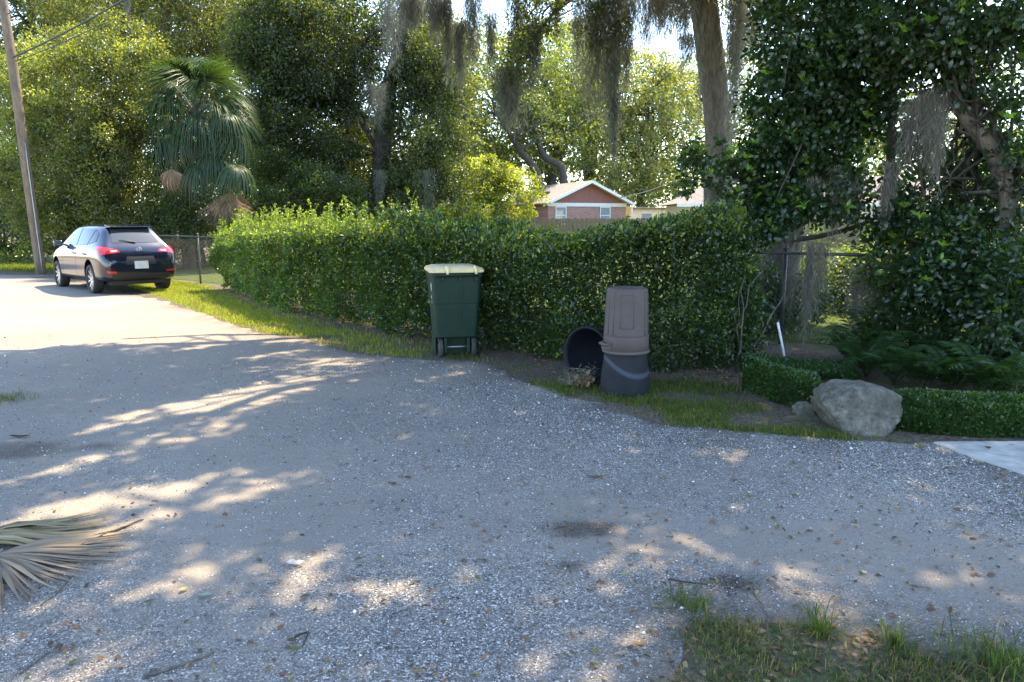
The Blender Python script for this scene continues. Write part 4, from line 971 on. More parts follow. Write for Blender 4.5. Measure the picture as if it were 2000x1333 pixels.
nc_ = ell_points(rng, ne, 700, 0.4); big_leaves('foliage', rng, nc_, 22, 0.16, 0.085, 0.045, (0.03, 0.058, 0.02), 'leaf_glossy', NT)
mb = MB(); limbs(mb, rng, np_, nc_, 85, 0.028, 0.005, 0.35)
mb.tube(smooth_path(pix_path([(1760, 640, 9.6), (1752, 480, 9.5), (1740, 340, 9.4), (1745, 180, 9.3), (1770, 40, 9.2), (1790, -60, 9.2)])), lerp_arr([.07, .05, .04], 21), 8)
mb.tube(smooth_path(pix_path([(1868, 185, 8.6), (1885, 60, 8.5), (1900, -60, 8.4)])), lerp_arr([.06, .04], 9), 8)
wpart('branches', mb.mesh('branches', M['bark_dark'], True), NT)
wc = nc_[rng.choice(len(nc_), 110, replace=False)] + np.array([0, -0.12, 0.04]); whorls('new_leaves', rng, wc, 0.12, 0.052, (0.12, 0.21, 0.035), 'leaf_glossy', NT)

# leafy shrubs under the right tree and behind the fence
rng = RNG(131)
def leafy(name, label, base, ells, n, per, r, L, W, col, seed, cat='shrub', nw=0, wcol=(0.14, 0.24, 0.04), nl=40, mat='leaf_glossy'):
    rng = RNG(seed); t = thing(name, label, cat, base); cs = ell_points(rng, ells, n, 0.45); cs = cs[cs[:, 2] > 0.04]
    mb = MB(); b = np.array(base, float)
    for i in range(3 if seed == 147 else 5):
        q = curve(b + [rng.normal() * 0.12, rng.normal() * 0.1, -0.03], ells[i % len(ells)][0] + rng.normal(size=3) * 0.1, 7, 0, 0.03, rng, up0=(0, 0, 1)); mb.tube(q, np.linspace(0.022, 0.007, 7), 5, False)
        limbs(mb, rng, q, cs, nl // 5, 0.008, 0.003, 0.2, wob=0.02)
    wpart('stems', mb.mesh('stems', M['bark_dark'], True), t)
    big_leaves('foliage', rng, cs, per, r, L, W, col, mat, t)
    if nw: whorls('new_leaves', rng, cs[rng.choice(len(cs), min(nw, len(cs)), replace=False)] + np.array([0, -r, 0.03]), L * 1.15, W, wcol, mat, t)
    return t
leafy('leafy_shrub', 'dark shrub with bright new leaf tips below the near tree', G(1850, 690), [E(1840, 560, 8.2, 75, 80, .4), E(1900, 600, 8.0, 80, 70, .4), E(1800, 620, 8.3, 60, 50, .35), E(1950, 560, 8.0, 60, 90, .4), E(1870, 480, 8.3, 60, 60, .3), E(1780, 560, 8.5, 40, 60, .3)], 300, 18, 0.15, 0.085, 0.036, (0.03, 0.06, 0.02), 141, nw=34)
leafy('leafy_shrub', 'broad dark shrub at the right frame edge above the ferns', G(1985, 720), [E(1990, 620, 7.4, 60, 80, .3), E(1960, 680, 7.2, 70, 50, .3), E(1985, 520, 7.6, 40, 60, .25)], 170, 17, 0.14, 0.09, 0.036, (0.03, 0.06, 0.02), 142, nw=14)
leafy('leafy_shrub', 'leggy sunlit shrub seen through the chain link fence', base_at(1640, 13.2), [E(1590, 570, 13.2, 50, 60, .4), E(1660, 560, 13.4, 70, 60, .5), E(1730, 570, 13, 60, 70, .4), E(1640, 610, 13, 90, 30, .4), E(1690, 520, 13.5, 90, 30, .4), E(1560, 530, 13.6, 60, 40, .4)], 300, 20, 0.18, 0.085, 0.042, (0.05, 0.08, 0.025), 143, mat='leaf')
leafy('leafy_shrub', 'dim shrub at the foot of the vine clad trunk behind the fence', base_at(1500, 10.9), [E(1450, 590, 11.0, 45, 45, .3), E(1510, 615, 10.7, 60, 35, .3), E(1565, 590, 11.0, 45, 55, .3), E(1490, 560, 11.0, 40, 40, .3)], 190, 20, 0.17, 0.08, 0.04, (0.04, 0.065, 0.022), 144)
leafy('leafy_shrub', 'loose leafy growth at the right end of the tall hedge', G(1440, 690), [E(1440, 655, 8.75, 40, 45, .25), E(1440, 520, 8.9, 34, 70, .3), E(1455, 620, 8.8, 36, 70, .3), E(1425, 450, 9.0, 40, 40, .3)], 170, 22, 0.13, 0.06, 0.034, (0.045, 0.085, 0.024), 147, nw=24, nl=12)
leafy('leafy_shrub', 'sunlit leafy bush pressed against the chain link fence at right', G(1745, 690), [E(1740, 590, 9.0, 40, 70, .25), E(1715, 520, 9.1, 36, 40, .25), E(1760, 500, 9.0, 40, 50, .25)], 110, 20, 0.13, 0.07, 0.036, (0.06, 0.10, 0.03), 148, nw=24)
leafy('yard_shrub', 'sunlit yellow green shrub in the yard behind the fence gap', base_at(1460, 24), [E(1455, 520, 24, 26, 40, .5), E(1700, 495, 24, 60, 26, .6)], 60, 20, 0.28, 0.11, 0.06, (0.12, 0.16, 0.04), 145, mat='leaf')
leafy('yard_shrub', 'row of dark yard shrubs in front of the wooden fence', base_at(1800, 30), [E(1800, 455, 30, 130, 35, .8), E(1960, 450, 30, 120, 50, .8), E(1600, 470, 32, 40, 30, .8)], 190, 20, 0.4, 0.14, 0.075, (0.05, 0.08, 0.025), 146, mat='leaf')
RM = [(1640, 320, 480, 9.3, 26, 420, 'long moss strand in front of the vine clad tree, its longest'), (1660, 330, 430, 9.4, 50, 520, 'short broad moss patch right of the longest right strand'), (1590, 340, 420, 9.4, 40, 300, 'thin moss patch low on the vine clad tree'),
      (1840, 160, 390, 8.5, 30, 560, 'pale moss strand hanging beside the curved bare trunk'), (1815, 170, 330, 8.6, 26, 380, 'moss strand left of the pale one beside the curved trunk'), (1780, 190, 345, 8.8, 30, 420, 'moss strand with curled end in the right tree'), (1745, 310, 395, 9, 24, 240, 'small moss tuft in the middle of the right tree'), (1730, 350, 440, 9, 18, 200, 'thin moss wisp below the small right tuft'), (1545, 360, 470, 9.4, 26, 260, 'moss wisp hanging to the fence rail level'),
      (1585, 470, 680, 9.2, 20, 520, 'sunlit moss strand reaching down the chain link fence'), (1610, 470, 600, 9.4, 30, 300, 'moss strand right of the sunlit one before the fence'), (1480, 480, 620, 10.6, 30, 300, 'dim moss strand on the trunk behind the fence'), (1550, 480, 640, 10.4, 26, 280, 'dim moss strand right of the trunk behind the fence'), (1680, 520, 665, 9.5, 30, 420, 'backlit moss curtain before the shrubs, left one'), (1715, 540, 665, 9.4, 34, 460, 'backlit moss curtain before the shrubs, middle one'), (1755, 560, 665, 9.3, 26, 360, 'backlit moss curtain before the shrubs, right one'), (1395, 350, 410, 9.7, 30, 200, 'small moss tuft under the side branch left of the vine clad tree')]
for i, (px, a, b, d_, w, n, lab) in enumerate(RM):
    moss(lab, px, a, b, d_, w * 1.1, int(n * 3.4), 60 + i, (0.23, 0.225, 0.19), strand=0.006, pieceL=0.11)

# ------------------------------------------------------------------ ferns
def frond_fern(rng, L, n=20):
    V, D, LL, WW, C = [], [], [], [], []
    t = np.linspace(0, 1, 12); rise = 0.62 * L; x = L * (t * 0.92); z = rise * np.sin(t * 2.3) * 0.75
    rp = np.stack([x, t * 0, z], -1)
    mb = MB(); mb.tube(rp, np.linspace(0.004, 0.0015, 12), 3, False)
    for i in range(n):
        u = 0.18 + 0.8 * i / (n - 1); k = u * 11; j = int(min(k, 10)); p = rp[j] + (rp[j+1] - rp[j]) * (k - j); tg = nrm(rp[j+1] - rp[j])
        ll = L * 0.21 * (math.sin(math.pi * (0.15 + 0.82 * u)) ** 0.7)
        for sg in (-1, 1):
            V.append(p); D.append(np.array([0, sg, -0.18]) + tg * 0.55 + rng.normal(size=3) * 0.08); LL.append(ll); WW.append(ll * 0.30)
    V = np.array(V); D = nrm(np.array(D)); LL = np.array(LL)[:, None]; WW = np.array(WW)[:, None]
    nn = nrm(np.cross(D, np.cross(np.array([0, 0, 1.0]), D))); side = np.cross(D, nn)
    m_ = V + D * LL * 0.4
    vv_ = np.stack([V, m_ + side * WW * 0.5, V + D * LL - np.array([0, 0, 1]) * LL * 0.15, m_ - side * WW * 0.5], 1).reshape(-1, 3)
    b = (np.arange(len(V)) * 4)[:, None]; F = np.concatenate([b + [0, 1, 2], b + [0, 2, 3]], 1).reshape(-1, 3)
    o = len(vv_); rv = np.array(mb.v); rf = []
    for q in mb.f: rf += [(q[0]+o, q[1]+o, q[2]+o), (q[0]+o, q[2]+o, q[3]+o)]
    col = np.vstack([np.repeat(tint(rng, len(V), (0.038, 0.085, 0.025), None, 0.15, 0.2), 4, 0), np.tile([[0.05, 0.06, 0.02]], (len(rv), 1))])
    return mesh_arrays('frond', np.vstack([vv_, rv]), np.vstack([F, np.array(rf)]), M['leaf_glossy'], col)
rng = RNG(151); fm = [frond_fern(rng, L_) for L_ in (0.42, 0.5, 0.58, 0.66)]
fern_px = [(1690, 740), (1745, 755), (1800, 765), (1860, 775), (1920, 785), (1980, 790), (1660, 715), (1720, 715), (1780, 725), (1840, 735), (1900, 745), (1960, 750), (1675, 692), (1715, 690), (1760, 700), (1820, 700), (1880, 710), (1940, 715), (2000, 720), (2020, 770)]
rows = ['front', 'front', 'front', 'front', 'front', 'front', 'middle', 'middle', 'middle', 'middle', 'middle', 'middle', 'back', 'back', 'back', 'back', 'back', 'back', 'back', 'front']
ordw = ['first', 'second', 'third', 'fourth', 'fifth', 'sixth', 'seventh', 'eighth', 'ninth', 'tenth']
rank = {r_: sorted([i for i in range(len(fern_px)) if rows[i] == r_], key=lambda i: fern_px[i][0]) for r_ in ('front', 'middle', 'back')}
for i, (px, py) in enumerate(fern_px):
    nth = rank[rows[i]].index(i)
    t = thing('fern', f'green fern clump, {ordw[nth]} from the left in the {rows[i]} row behind the boulder', 'fern', G(px, py), rng.random() * 6, 'ferns beneath the right tree')
    for k in range(12):
        o = link('frond', fm[rng.integers(4)], t, (0, 0, 0.01)); a = k * 2.399
        o.rotation_euler = (Matrix.Rotation(a, 4, 'Z') @ Matrix.Rotation(-rng.uniform(0.0, 0.55), 4, 'Y') @ Matrix.Rotation(rng.normal() * 0.2, 4, 'X')).to_euler(); o.scale = [rng.uniform(0.8, 1.15)] * 3

# ------------------------------------------------------------------ low clipped border
def low_hedge(label, line, hgt, dep, n, seed):
    rng = RNG(seed); ln = np.array([G(*q)[:2] for q in line]); sg = np.r_[0, np.cumsum(np.linalg.norm(np.diff(ln, axis=0), axis=1))]
    t = thing('low_hedge', label, 'hedge', (*ln.mean(0), 0)); s_ = rng.random(n) * sg[-1]; fx = np.interp(s_, sg, ln[:, 0]); fy = np.interp(s_, sg, ln[:, 1])
    a = rng.random(n) * math.pi * 0.62; rr = 1 - rng.exponential(0.10, n); nz_ = 0.85 + 0.3 * vnoise(s_, a, 3.0, seed)
    ca, sa = np.cos(a), np.sin(a); sq = (np.abs(ca) ** 3 + np.abs(sa) ** 3) ** (-1 / 3)
    off = dep * 0.5 - ca * sq * dep * 0.5 * rr * nz_; zz = sa * sq * hgt * rr * nz_ + 0.02
    endf = np.minimum(s_, sg[-1] - s_); zz *= np.clip(0.45 + endf / 0.12, 0, 1)
    pos = np.stack([fx + FN[0] * off * 0.5, fy + off, zz], -1); d = np.stack([rng.normal(size=n) * .7, -ca + rng.normal(size=n) * .7, sa + rng.normal(size=n) * .7], -1)
    col = tint(rng, n, (0.042, 0.088, 0.026), (0.75 + 0.5 * vnoise(s_ * 3, zz * 9, 2.0, seed + 1))[:, None], 0.2, 0.3)
    wpart('foliage', leaf_mesh('foliage', rng, pos, d, 0.030 * rng.uniform(.7, 1.3, n), 0.02 * rng.uniform(.7, 1.2, n), col, M['leaf_glossy'], up=0.3), t)
    mb = MB()
    for k in range(int(sg[-1] * 14)):
        q = rng.random() * sg[-1]; b0 = np.array([np.interp(q, sg, ln[:, 0]), np.interp(q, sg, ln[:, 1]) + dep * rng.uniform(.25, .75), -0.01])
        mb.tube(curve(b0, b0 + [rng.normal() * .05, rng.normal() * .05, hgt * .85], 4, 0, .008, rng), [.006, .005, .004, .002], 4, False)
    wpart('stems', mb.mesh('stems', M['bark_dark']), t)
low_hedge('low clipped green border left of the boulder', [(1450, 762), (1500, 783), (1560, 802), (1610, 812)], 0.27, 0.55, 15000, 161)
low_hedge('low clipped green border between the boulder and the right edge', [(1735, 842), (1800, 850), (1900, 856), (2080, 862)], 0.25, 0.50, 21000, 162)
low_hedge('creeping ground cover around the white stake', [(1440, 728), (1520, 735), (1600, 742), (1680, 750)], 0.09, 0.8, 11000, 163)

# ------------------------------------------------------------------ green wheeled cart
def plastic(name, c, rough=0.45, dirt=(0.25, 0.22, 0.18), amt=0.25, spec=0.4):
    m, t, n, out = new_mat(name); b = N(t, 'ShaderNodeBsdfPrincipled'); co = objco(t)
    f = noise(t, co, 5, 6, 0.65); g = noise(t, co, 45, 5, 0.7)
    sep = N(t, 'ShaderNodeSeparateXYZ'); t.links.new(co, sep.inputs[0])
    low = math_n(t, 'SUBTRACT', 1.0, math_n(t, 'MULTIPLY', sep.outputs[2], 5.0), True)      # splash dirt at the foot
    k = math_n(t, 'MULTIPLY', math_n(t, 'ADD', ramp(t, f, [(0.45, (0, 0, 0)), (0.8, (1, 1, 1))]), math_n(t, 'MULTIPLY', low, 0.6)), amt, True)
    c_ = mixc(t, k, ramp(t, g, [(0.3, tuple(x * 0.9 for x in c)), (0.7, tuple(x * 1.1 for x in c))]), dirt)
    t.links.new(c_, b.inputs['Base Color']); t.links.new(math_n(t, 'ADD', math_n(t, 'MULTIPLY', f, 0.25), rough - 0.12), b.inputs['Roughness'])
    b.inputs['Specular IOR Level'].default_value = spec; t.links.new(bump(t, g, 0.12, 0.004), b.inputs['Normal'])
    t.links.new(b.outputs[0], out.inputs[0]); return m
M['cart_green'] = plastic('cart_green', (0.0055, 0.026, 0.0155), 0.5, amt=0.05, spec=0.3)
M['cart_lid'] = plastic('cart_lid', (0.78, 0.62, 0.33), 0.45, (0.45, 0.42, 0.34), 0.3)
M['rubber'] = plastic('rubber', (0.025, 0.025, 0.026), 0.75)
M['navy'] = plastic('navy_plastic', (0.009, 0.011, 0.018), 0.6, (0.04, 0.04, 0.04), 0.3, 0.2)
M['brown'] = plastic('brown_plastic', (0.095, 0.074, 0.067), 0.6, (0.17, 0.145, 0.13), 0.3, 0.25)
def rrect(hw, y0, y1, r, n=5):
    pts = []
    for cx_, cy_, a0 in ((hw - r, y1 - r, 0), (-hw + r, y1 - r, 90), (-hw + r, y0 + r, 180), (hw - r, y0 + r, 270)):
        for k in range(n + 1):
            a = math.radians(a0 + 90 * k / n); pts.append((cx_ + r * math.cos(a), cy_ + r * math.sin(a)))
    return pts
def loft(secs, closed_caps=True):
    mb = MB(); n = len(secs[0][1]); vs_ = []; fs = []
    for z_, pts in secs: vs_ += [(p[0], p[1], z_) for p in pts]
    for i in range(len(secs) - 1):
        for j in range(n):
            k = (j + 1) % n; fs.append((i*n+j, i*n+k, (i+1)*n+k, (i+1)*n+j))
    if closed_caps: fs.append(tuple(range(n))[::-1]); fs.append(tuple((len(secs)-1)*n + j for j in range(n)))
    return mb.add(vs_, fs)
ct = thing('garbage_cart', 'dark green wheeled garbage cart with pale yellow lid', 'garbage cart', G(888, 692), math.radians(12))
ct.scale = (0.93, 0.93, 1.0)
body = loft([(0.245, rrect(0.270, -0.275, 0.30, 0.06)), (0.26, rrect(0.275, -0.29, 0.305, 0.06)), (0.60, rrect(0.292, -0.315, 0.33, 0.06)), (0.66, rrect(0.295, -0.318, 0.333, 0.06)), (0.665, rrect(0.303, -0.322, 0.34, 0.06)), (0.98, rrect(0.318, -0.342, 0.365, 0.06)), (0.985, rrect(0.334, -0.36, 0.38, 0.06)), (1.035, rrect(0.336, -0.362, 0.382, 0.06))])
link('body', body.mesh('body', M['cart_green'], False), ct)
lower = loft([(0.0, rrect(0.235, -0.10, 0.26, 0.05)), (0.02, rrect(0.245, -0.11, 0.27, 0.05)), (0.244, rrect(0.262, -0.13, 0.298, 0.05))]); link('foot', lower.mesh('foot', M['cart_green']), ct)
for sx in (-1, 1):
    mb = MB(); mb.box((sx * 0.268 - 0.012, -0.16, 0.02), (sx * 0.268 + 0.012, 0.20, 0.244)); link('side_skirt', bevel_mesh(mb.mesh('side_skirt', M['cart_green']), 0.01), ct)
    mb = MB(); mb.box((min(sx * 0.13, sx * 0.172), -0.27, 0.06), (max(sx * 0.13, sx * 0.172), -0.132, 0.244)); link('axle_bracket', bevel_mesh(mb.mesh('axle_bracket', M['cart_green']), 0.012), ct)
    mb = MB(); tm = Matrix.Translation((sx * 0.215, -0.20, 0.125))
    mb.lathe([(0.085, -0.028), (0.118, -0.030), (0.126, -0.018), (0.127, 0), (0.126, 0.018), (0.118, 0.030), (0.085, 0.028)], 28, 'y', tm @ Matrix.Rotation(math.pi / 2, 4, 'Z'), closed=True)
    wh = link('wheel', mb.mesh('wheel', M['rubber'], True), ct)
    mb = MB(); mb.lathe([(0.0, -0.022), (0.03, -0.03), (0.04, -0.02), (0.086, -0.016), (0.086, 0.016), (0.04, 0.02), (0.03, 0.03), (0.0, 0.022)], 24, 'y', tm @ Matrix.Rotation(math.pi / 2, 4, 'Z')); link('hub', mb.mesh('hub', M['rubber'], True), wh)
mb = MB(); mb.tube([(-0.24, -0.20, 0.125), (0.24, -0.20, 0.125)], 0.011, 10); link('axle', mb.mesh('axle', M['galv'], True), ct)
# raised centre rib, side steps, bumps under the rim
mb = MB(); mb.add([(-0.008, -0.296, 0.28), (0.052, -0.296, 0.28), (0.085, -0.347, 0.86), (0.03, -0.347, 0.86), (-0.002, -0.285, 0.28), (0.046, -0.285, 0.28), (0.08, -0.33, 0.87), (0.036, -0.33, 0.87)], [(0,1,2,3),(4,7,6,5),(0,4,5,1),(1,5,6,2),(2,6,7,3),(3,7,4,0)])
link('centre_rib', bevel_mesh(fix_normals(mb.mesh('centre_rib', M['cart_green'])), 0.006), ct)
for bx in (-0.19, 0.04, 0.24):
    mb = MB(); mb.box((bx - 0.02, -0.375, 0.935), (bx + 0.02, -0.336, 0.983)); link('rim_rib', bevel_mesh(mb.mesh('rim_rib', M['cart_green']), 0.006), ct)
mb = MB(); mb.tube([(-0.26, -0.352, 1.0), (-0.26, -0.40, 1.01), (0.26, -0.40, 1.01), (0.26, -0.352, 1.0)], 0.015, 8); link('handle', mb.mesh('handle', M['cart_green'], True), ct)
lid = loft([(1.037, rrect(0.352, -0.385, 0.41, 0.07)), (1.06, rrect(0.356, -0.388, 0.415, 0.07)), (1.085, rrect(0.335, -0.36, 0.39, 0.08)), (1.105, rrect(0.27, -0.28, 0.31, 0.08)), (1.11, rrect(0.20, -0.20, 0.22, 0.08))])
ld = link('lid', lid.mesh('lid', M['cart_lid'], False), ct)
for bx in (-0.13, 0.235):
    mb = MB(); mb.tube([(bx, -0.30, 1.10), (bx, -0.37, 1.088), (bx, -0.412, 1.06), (bx, -0.42, 1.02)], [0.022, 0.024, 0.022, 0.018], 8); link('hinge', mb.mesh('hinge', M['cart_lid'], True), ld)
# white printed mark on the left side, flat print
M['print_white'] = principled('print_white', (0.62, 0.64, 0.62), 0.6)
mb = MB()
for (y, z_, ry, rz) in ((-0.20, 0.86, 0.045, 0.055), (-0.20, 0.74, 0.03, 0.025), (-0.20, 0.68, 0.02, 0.02)):
    a = np.arange(18) * 6.283 / 18
    mb.add([(-0.321 - 0.035 * (z_ + math.sin(q) * rz - 0.9) , y + math.cos(q) * ry, z_ + math.sin(q) * rz) for q in a], [tuple(range(18))])
link('printed_mark', mb.mesh('printed_mark', M['print_white']), ct)

# ------------------------------------------------------------------ barrels
def navy_band():
    m, t, n, out = new_mat('navy_scuffed'); b = N(t, 'ShaderNodeBsdfPrincipled'); co = objco(t)
    sep = N(t, 'ShaderNodeSeparateXYZ'); t.links.new(co, sep.inputs[0])
    q = math_n(t, 'ADD', math_n(t, 'MULTIPLY', sep.outputs[0], -0.12), math_n(t, 'MULTIPLY', math_n(t, 'POWER', math_n(t, 'ADD', sep.outputs[0], -0.07), 2.0), 1.6))
    zz = math_n(t, 'SUBTRACT', sep.outputs[2], math_n(t, 'ADD', q, 0.215))
    band = math_n(t, 'SUBTRACT', 1.0, math_n(t, 'MULTIPLY', math_n(t, 'ABSOLUTE', zz), 30.0), True)
    f = noise(t, co, 6, 5, 0.6); g = noise(t, co, 50, 4)
    c_ = mixc(t, math_n(t, 'MULTIPLY', band, 1.6, True), ramp(t, f, [(0.35, (0.013, 0.014, 0.019)), (0.7, (0.022, 0.023, 0.028))]), (0.055, 0.065, 0.085))
    t.links.new(c_, b.inputs['Base Color']); b.inputs['Roughness'].default_value = 0.6; b.inputs['Specular IOR Level'].default_value = 0.2
    t.links.new(bump(t, g, 0.1, 0.004), b.inputs['Normal']); t.links.new(b.outputs[0], out.inputs[0]); return m
M['navy_scuffed'] = navy_band()
b0 = G(1220, 768)
nv = thing('garbage_can', 'dark navy garbage can upside down under the brown one', 'garbage can', b0)
mb = MB(); mb.lathe([(0.228, 0.0), (0.235, 0.0), (0.238, 0.012), (0.236, 0.05), (0.232, 0.16), (0.222, 0.25), (0.208, 0.33), (0.203, 0.40), (0.196, 0.55), (0.190, 0.66), (0.180, 0.68), (0.0, 0.68)], 48)
link('body', mb.mesh('body', M['navy_scuffed'], True), nv)
mb = MB(); mb.lathe([(0.236, 0.0), (0.246, 0.0), (0.248, 0.012), (0.244, 0.022), (0.236, 0.022)], 48, closed=True); link('rim', mb.mesh('rim', M['navy_scuffed'], True), nv)
bz = 0.405
br_ = thing('garbage_can', 'faded brown garbage can upside down on top of the stack', 'garbage can', b0 + np.array([0, 0, bz]), math.radians(-4))
mb = MB(); mb.lathe([(0.205, 0.0), (0.216, 0.002), (0.214, 0.16), (0.211, 0.17), (0.200, 0.50), (0.194, 0.585), (0.185, 0.612), (0.172, 0.618), (0.165, 0.610), (0.0, 0.605)], 56)
link('body', mb.mesh('body', M['brown'], True), br_)
mb = MB(); mb.lathe([(0.214, 0.0), (0.223, 0.002), (0.227, 0.012), (0.225, 0.028), (0.214, 0.034)], 56, closed=True); link('rim', mb.mesh('rim', M['brown'], True), br_)
mb = MB(); mb.lathe([(0.209, 0.168), (0.217, 0.170), (0.217, 0.178), (0.209, 0.182)], 56, closed=True); link('ridge', mb.mesh('ridge', M['brown'], True), br_)
def curved_bar(a0, a1, z0, z1, rf, w, mat, name, parent):
    """thin raised strip following the can wall between two points (angles in degrees)"""
    mb = MB(); pts = []
    for k in range(9):
        t = k / 8; a = math.radians(a0 + (a1 - a0) * t); z_ = z0 + (z1 - z0) * t; r = rf(z_); pts.append((r * math.cos(a), r * math.sin(a), z_))
    mb.tube(pts, w, 6); return link(name, mb.mesh(name, mat, True), parent)
rf_ = lambda z_: np.interp(z_, [0, 0.16, 0.5, 0.585], [0.216, 0.214, 0.200, 0.194]) + 0.000
for a0, a1, z0, z1 in ((-110, -110, 0.25, 0.56), (-76, -76, 0.25, 0.56), (-110, -76, 0.25, 0.25), (-110, -76, 0.56, 0.56)): curved_bar(a0, a1, z0, z1, rf_, 0.0035, M['brown'], 'panel_ridge', br_)
for a0 in (-148, -130, -40, -20): curved_bar(a0, a0, 0.18, 0.59, rf_, 0.0035, M['brown'], 'rib', br_)
mb = MB(); hx = Matrix.Rotation(math.radians(-152), 4, 'Z')
mb.tube([tuple(hx @ Vector(q)) for q in ((0.212, -0.06, 0.10), (0.250, -0.06, 0.092), (0.256, 0, 0.09), (0.250, 0.06, 0.092), (0.212, 0.06, 0.10))], 0.014, 8)
mb.box((0.205, -0.065, 0.04), (0.232, 0.065, 0.09), hx); link('handle', mb.mesh('handle', M['brown'], False), br_)
# the can lying on its side
lc_ = thing('garbage_can', 'black garbage can lying on its side with open mouth facing left', 'garbage can', G(1152, 752), 0)
lc_.scale = (1.14, 1.14, 1.14)
ax = nrm(np.array([-0.70, -0.71, 0.02])); zc = 0.262
q_ = Vector(ax).to_track_quat('Z', 'Y').to_matrix().to_4x4(); lm = Matrix.Translation((0.02, 0.02, zc)) @ q_
prof = [(0.0, -0.46), (0.20, -0.46), (0.21, -0.445), (0.245, 0.02), (0.252, 0.05), (0.254, 0.075), (0.243, 0.078), (0.237, 0.05), (0.201, -0.435), (0.0, -0.44)]
mb = MB(); mb.lathe(prof, 48, mtx=lm); link('body', mb.mesh('body', M['navy'], True), lc_)
mb = MB(); mb.lathe([(0.250, 0.045), (0.264, 0.05), (0.266, 0.068), (0.262, 0.08), (0.246, 0.08)], 48, mtx=lm, closed=True); link('rim', mb.mesh('rim', M['navy'], True), lc_)
side = Vector(np.cross(ax, (0, 0, 1))); sgn = -1 if side.x > 0 else 1
for k, sg in ((0, 1), (1, -1)):
    mb = MB(); pts = []
    for t in np.linspace(-1, 1, 9):
        pts.append(tuple(Vector((0.02, 0.02, zc)) + side * sg * (0.255 + 0.055 * (1 - t ** 4)) + Vector((0, 0, 0.075 * t)) + Vector(ax) * 0.02))
    mb.tube(pts, 0.011, 8); link('handle', mb.mesh('handle', M['navy'], True), lc_)
# debris spilling from its mouth
rng = RNG(171); dp = G(1128, 756)
db = thing('yard_debris', 'heap of grey moss and dry leaves spilling from the tipped can', 'yard waste', dp)
n = 900; p_ = rng.normal(size=(n, 3)) * np.array([0.075, 0.06, 0.05]); p_[:, 2] = np.abs(p_[:, 2]) + 0.02 + np.clip(p_[:, 0] * 0.4 + 0.04, 0, 1)
link('moss', leaf_mesh('moss', rng, p_, rng.normal(size=(n, 3)) * [1, 1, 0.6], 0.06 * rng.uniform(.5, 1.4, n), 0.006, tint(rng, n, (0.22, 0.21, 0.165), None, .2, .1), M['moss']), db)
n = 34; p_ = rng.normal(size=(n, 3)) * np.array([0.06, 0.035, 0.03]) + [0.03, -0.07, 0.07]; p_[:, 2] = np.abs(p_[:, 2])
link('dry_leaves', leaf_mesh('dry_leaves', rng, p_, rng.normal(size=(n, 3)), 0.075, 0.04, tint(rng, n, (0.27, 0.18, 0.11), None, .3, .1), M['dry'], big=True), db)
mb = MB(); mb.tube(curve((-0.12, 0.0, 0.20), (0.10, -0.03, 0.10), 5, 0, .006, rng), 0.006, 5); link('twig', mb.mesh('twig', M['bark_dark'], True), db)

# ------------------------------------------------------------------ boulder, small stone, stake
def boulder_mesh(name, planes, scale, seed, amp=0.03, sub=5, mat='rock'):
    bm = bmesh.new(); bmesh.ops.create_icosphere(bm, subdivisions=sub, radius=1.0)
    d = np.array([v.co[:] for v in bm.verts]); d = nrm(d); nn = nrm(np.array([p[:3] for p in planes])); hh = np.array([p[3] for p in planes])
    dt = np.clip(d @ nn.T, 1e-3, None); q = hh / dt; r = (q ** -26).sum(1) ** (-1 / 26)
    f = lambda s_, sd_: vnoise(d[:, 0] * s_ + d[:, 2] * 1.7 * s_, d[:, 1] * s_ - d[:, 2] * s_, 1.0, sd_) - 0.5
    r = r * (1 + amp * 2.2 * f(2.2, seed) + amp * f(5, seed + 1) + amp * 0.6 * f(11, seed + 2) + amp * 0.35 * f(24, seed + 3)); v = d * r[:, None] * np.array(scale)
    for i, vt in enumerate(bm.verts): vt.co = v[i]
    me = bpy.data.meshes.new(name); bm.to_mesh(me); bm.free(); me.polygons.foreach_set('use_smooth', [True] * len(me.polygons)); me.materials.append(M[mat]); return me
def rock_mat():
    m, t, n, out = new_mat('rock'); b = N(t, 'ShaderNodeBsdfPrincipled'); co = objco(t)
    f = noise(t, co, 14, 8, 0.75); g = noise(t, co, 60, 6, 0.75); l = noise(t, co, 3.2, 5, 0.6)
    c = ramp(t, f, [(0.34, (0.085, 0.078, 0.062)), (0.5, (0.185, 0.172, 0.142)), (0.66, (0.33, 0.305, 0.255))])
    c = mixc(t, ramp(t, l, [(0.48, (0, 0, 0)), (0.62, (0.6, 0.6, 0.6))]), c, (0.085, 0.085, 0.058))
    c = mixc(t, ramp(t, g, [(0.62, (0, 0, 0)), (0.72, (0.6, 0.6, 0.6))]), c, (0.36, 0.34, 0.30))
    t.links.new(c, b.inputs['Base Color']); b.inputs['Roughness'].default_value = 0.95; b.inputs['Specular IOR Level'].default_value = 0.15
    t.links.new(bump(t, math_n(t, 'ADD', f, math_n(t, 'MULTIPLY', g, 0.4)), 1.0, 0.035), b.inputs['Normal']); t.links.new(b.outputs[0], out.inputs[0]); return m
M['rock'] = rock_mat()
bp = G(1696, 850)
me = boulder_mesh('boulder', [(0, 0, 1, .96), (-.65, 0, .75, .98), (.62, 0, .78, 1.02), (1, 0, -.1, .98), (-1, 0, 0, .98), (.75, 0, -.66, .95), (-.8, 0, -.35, .98), (0, 0, -1, 1.0), (0, -1, .25, .95), (-.5, -.85, .2, 1), (.55, -.8, .1, 1), (0, 1, 0, 1), (.3, -.7, .65, 1.02)], (0.295, 0.24, 0.190), 181, 0.05)
o = link('boulder', me, None, bp + np.array([0, 0.20, 0.175])); tag(o, 'large grey limestone boulder beside the low border', 'boulder')
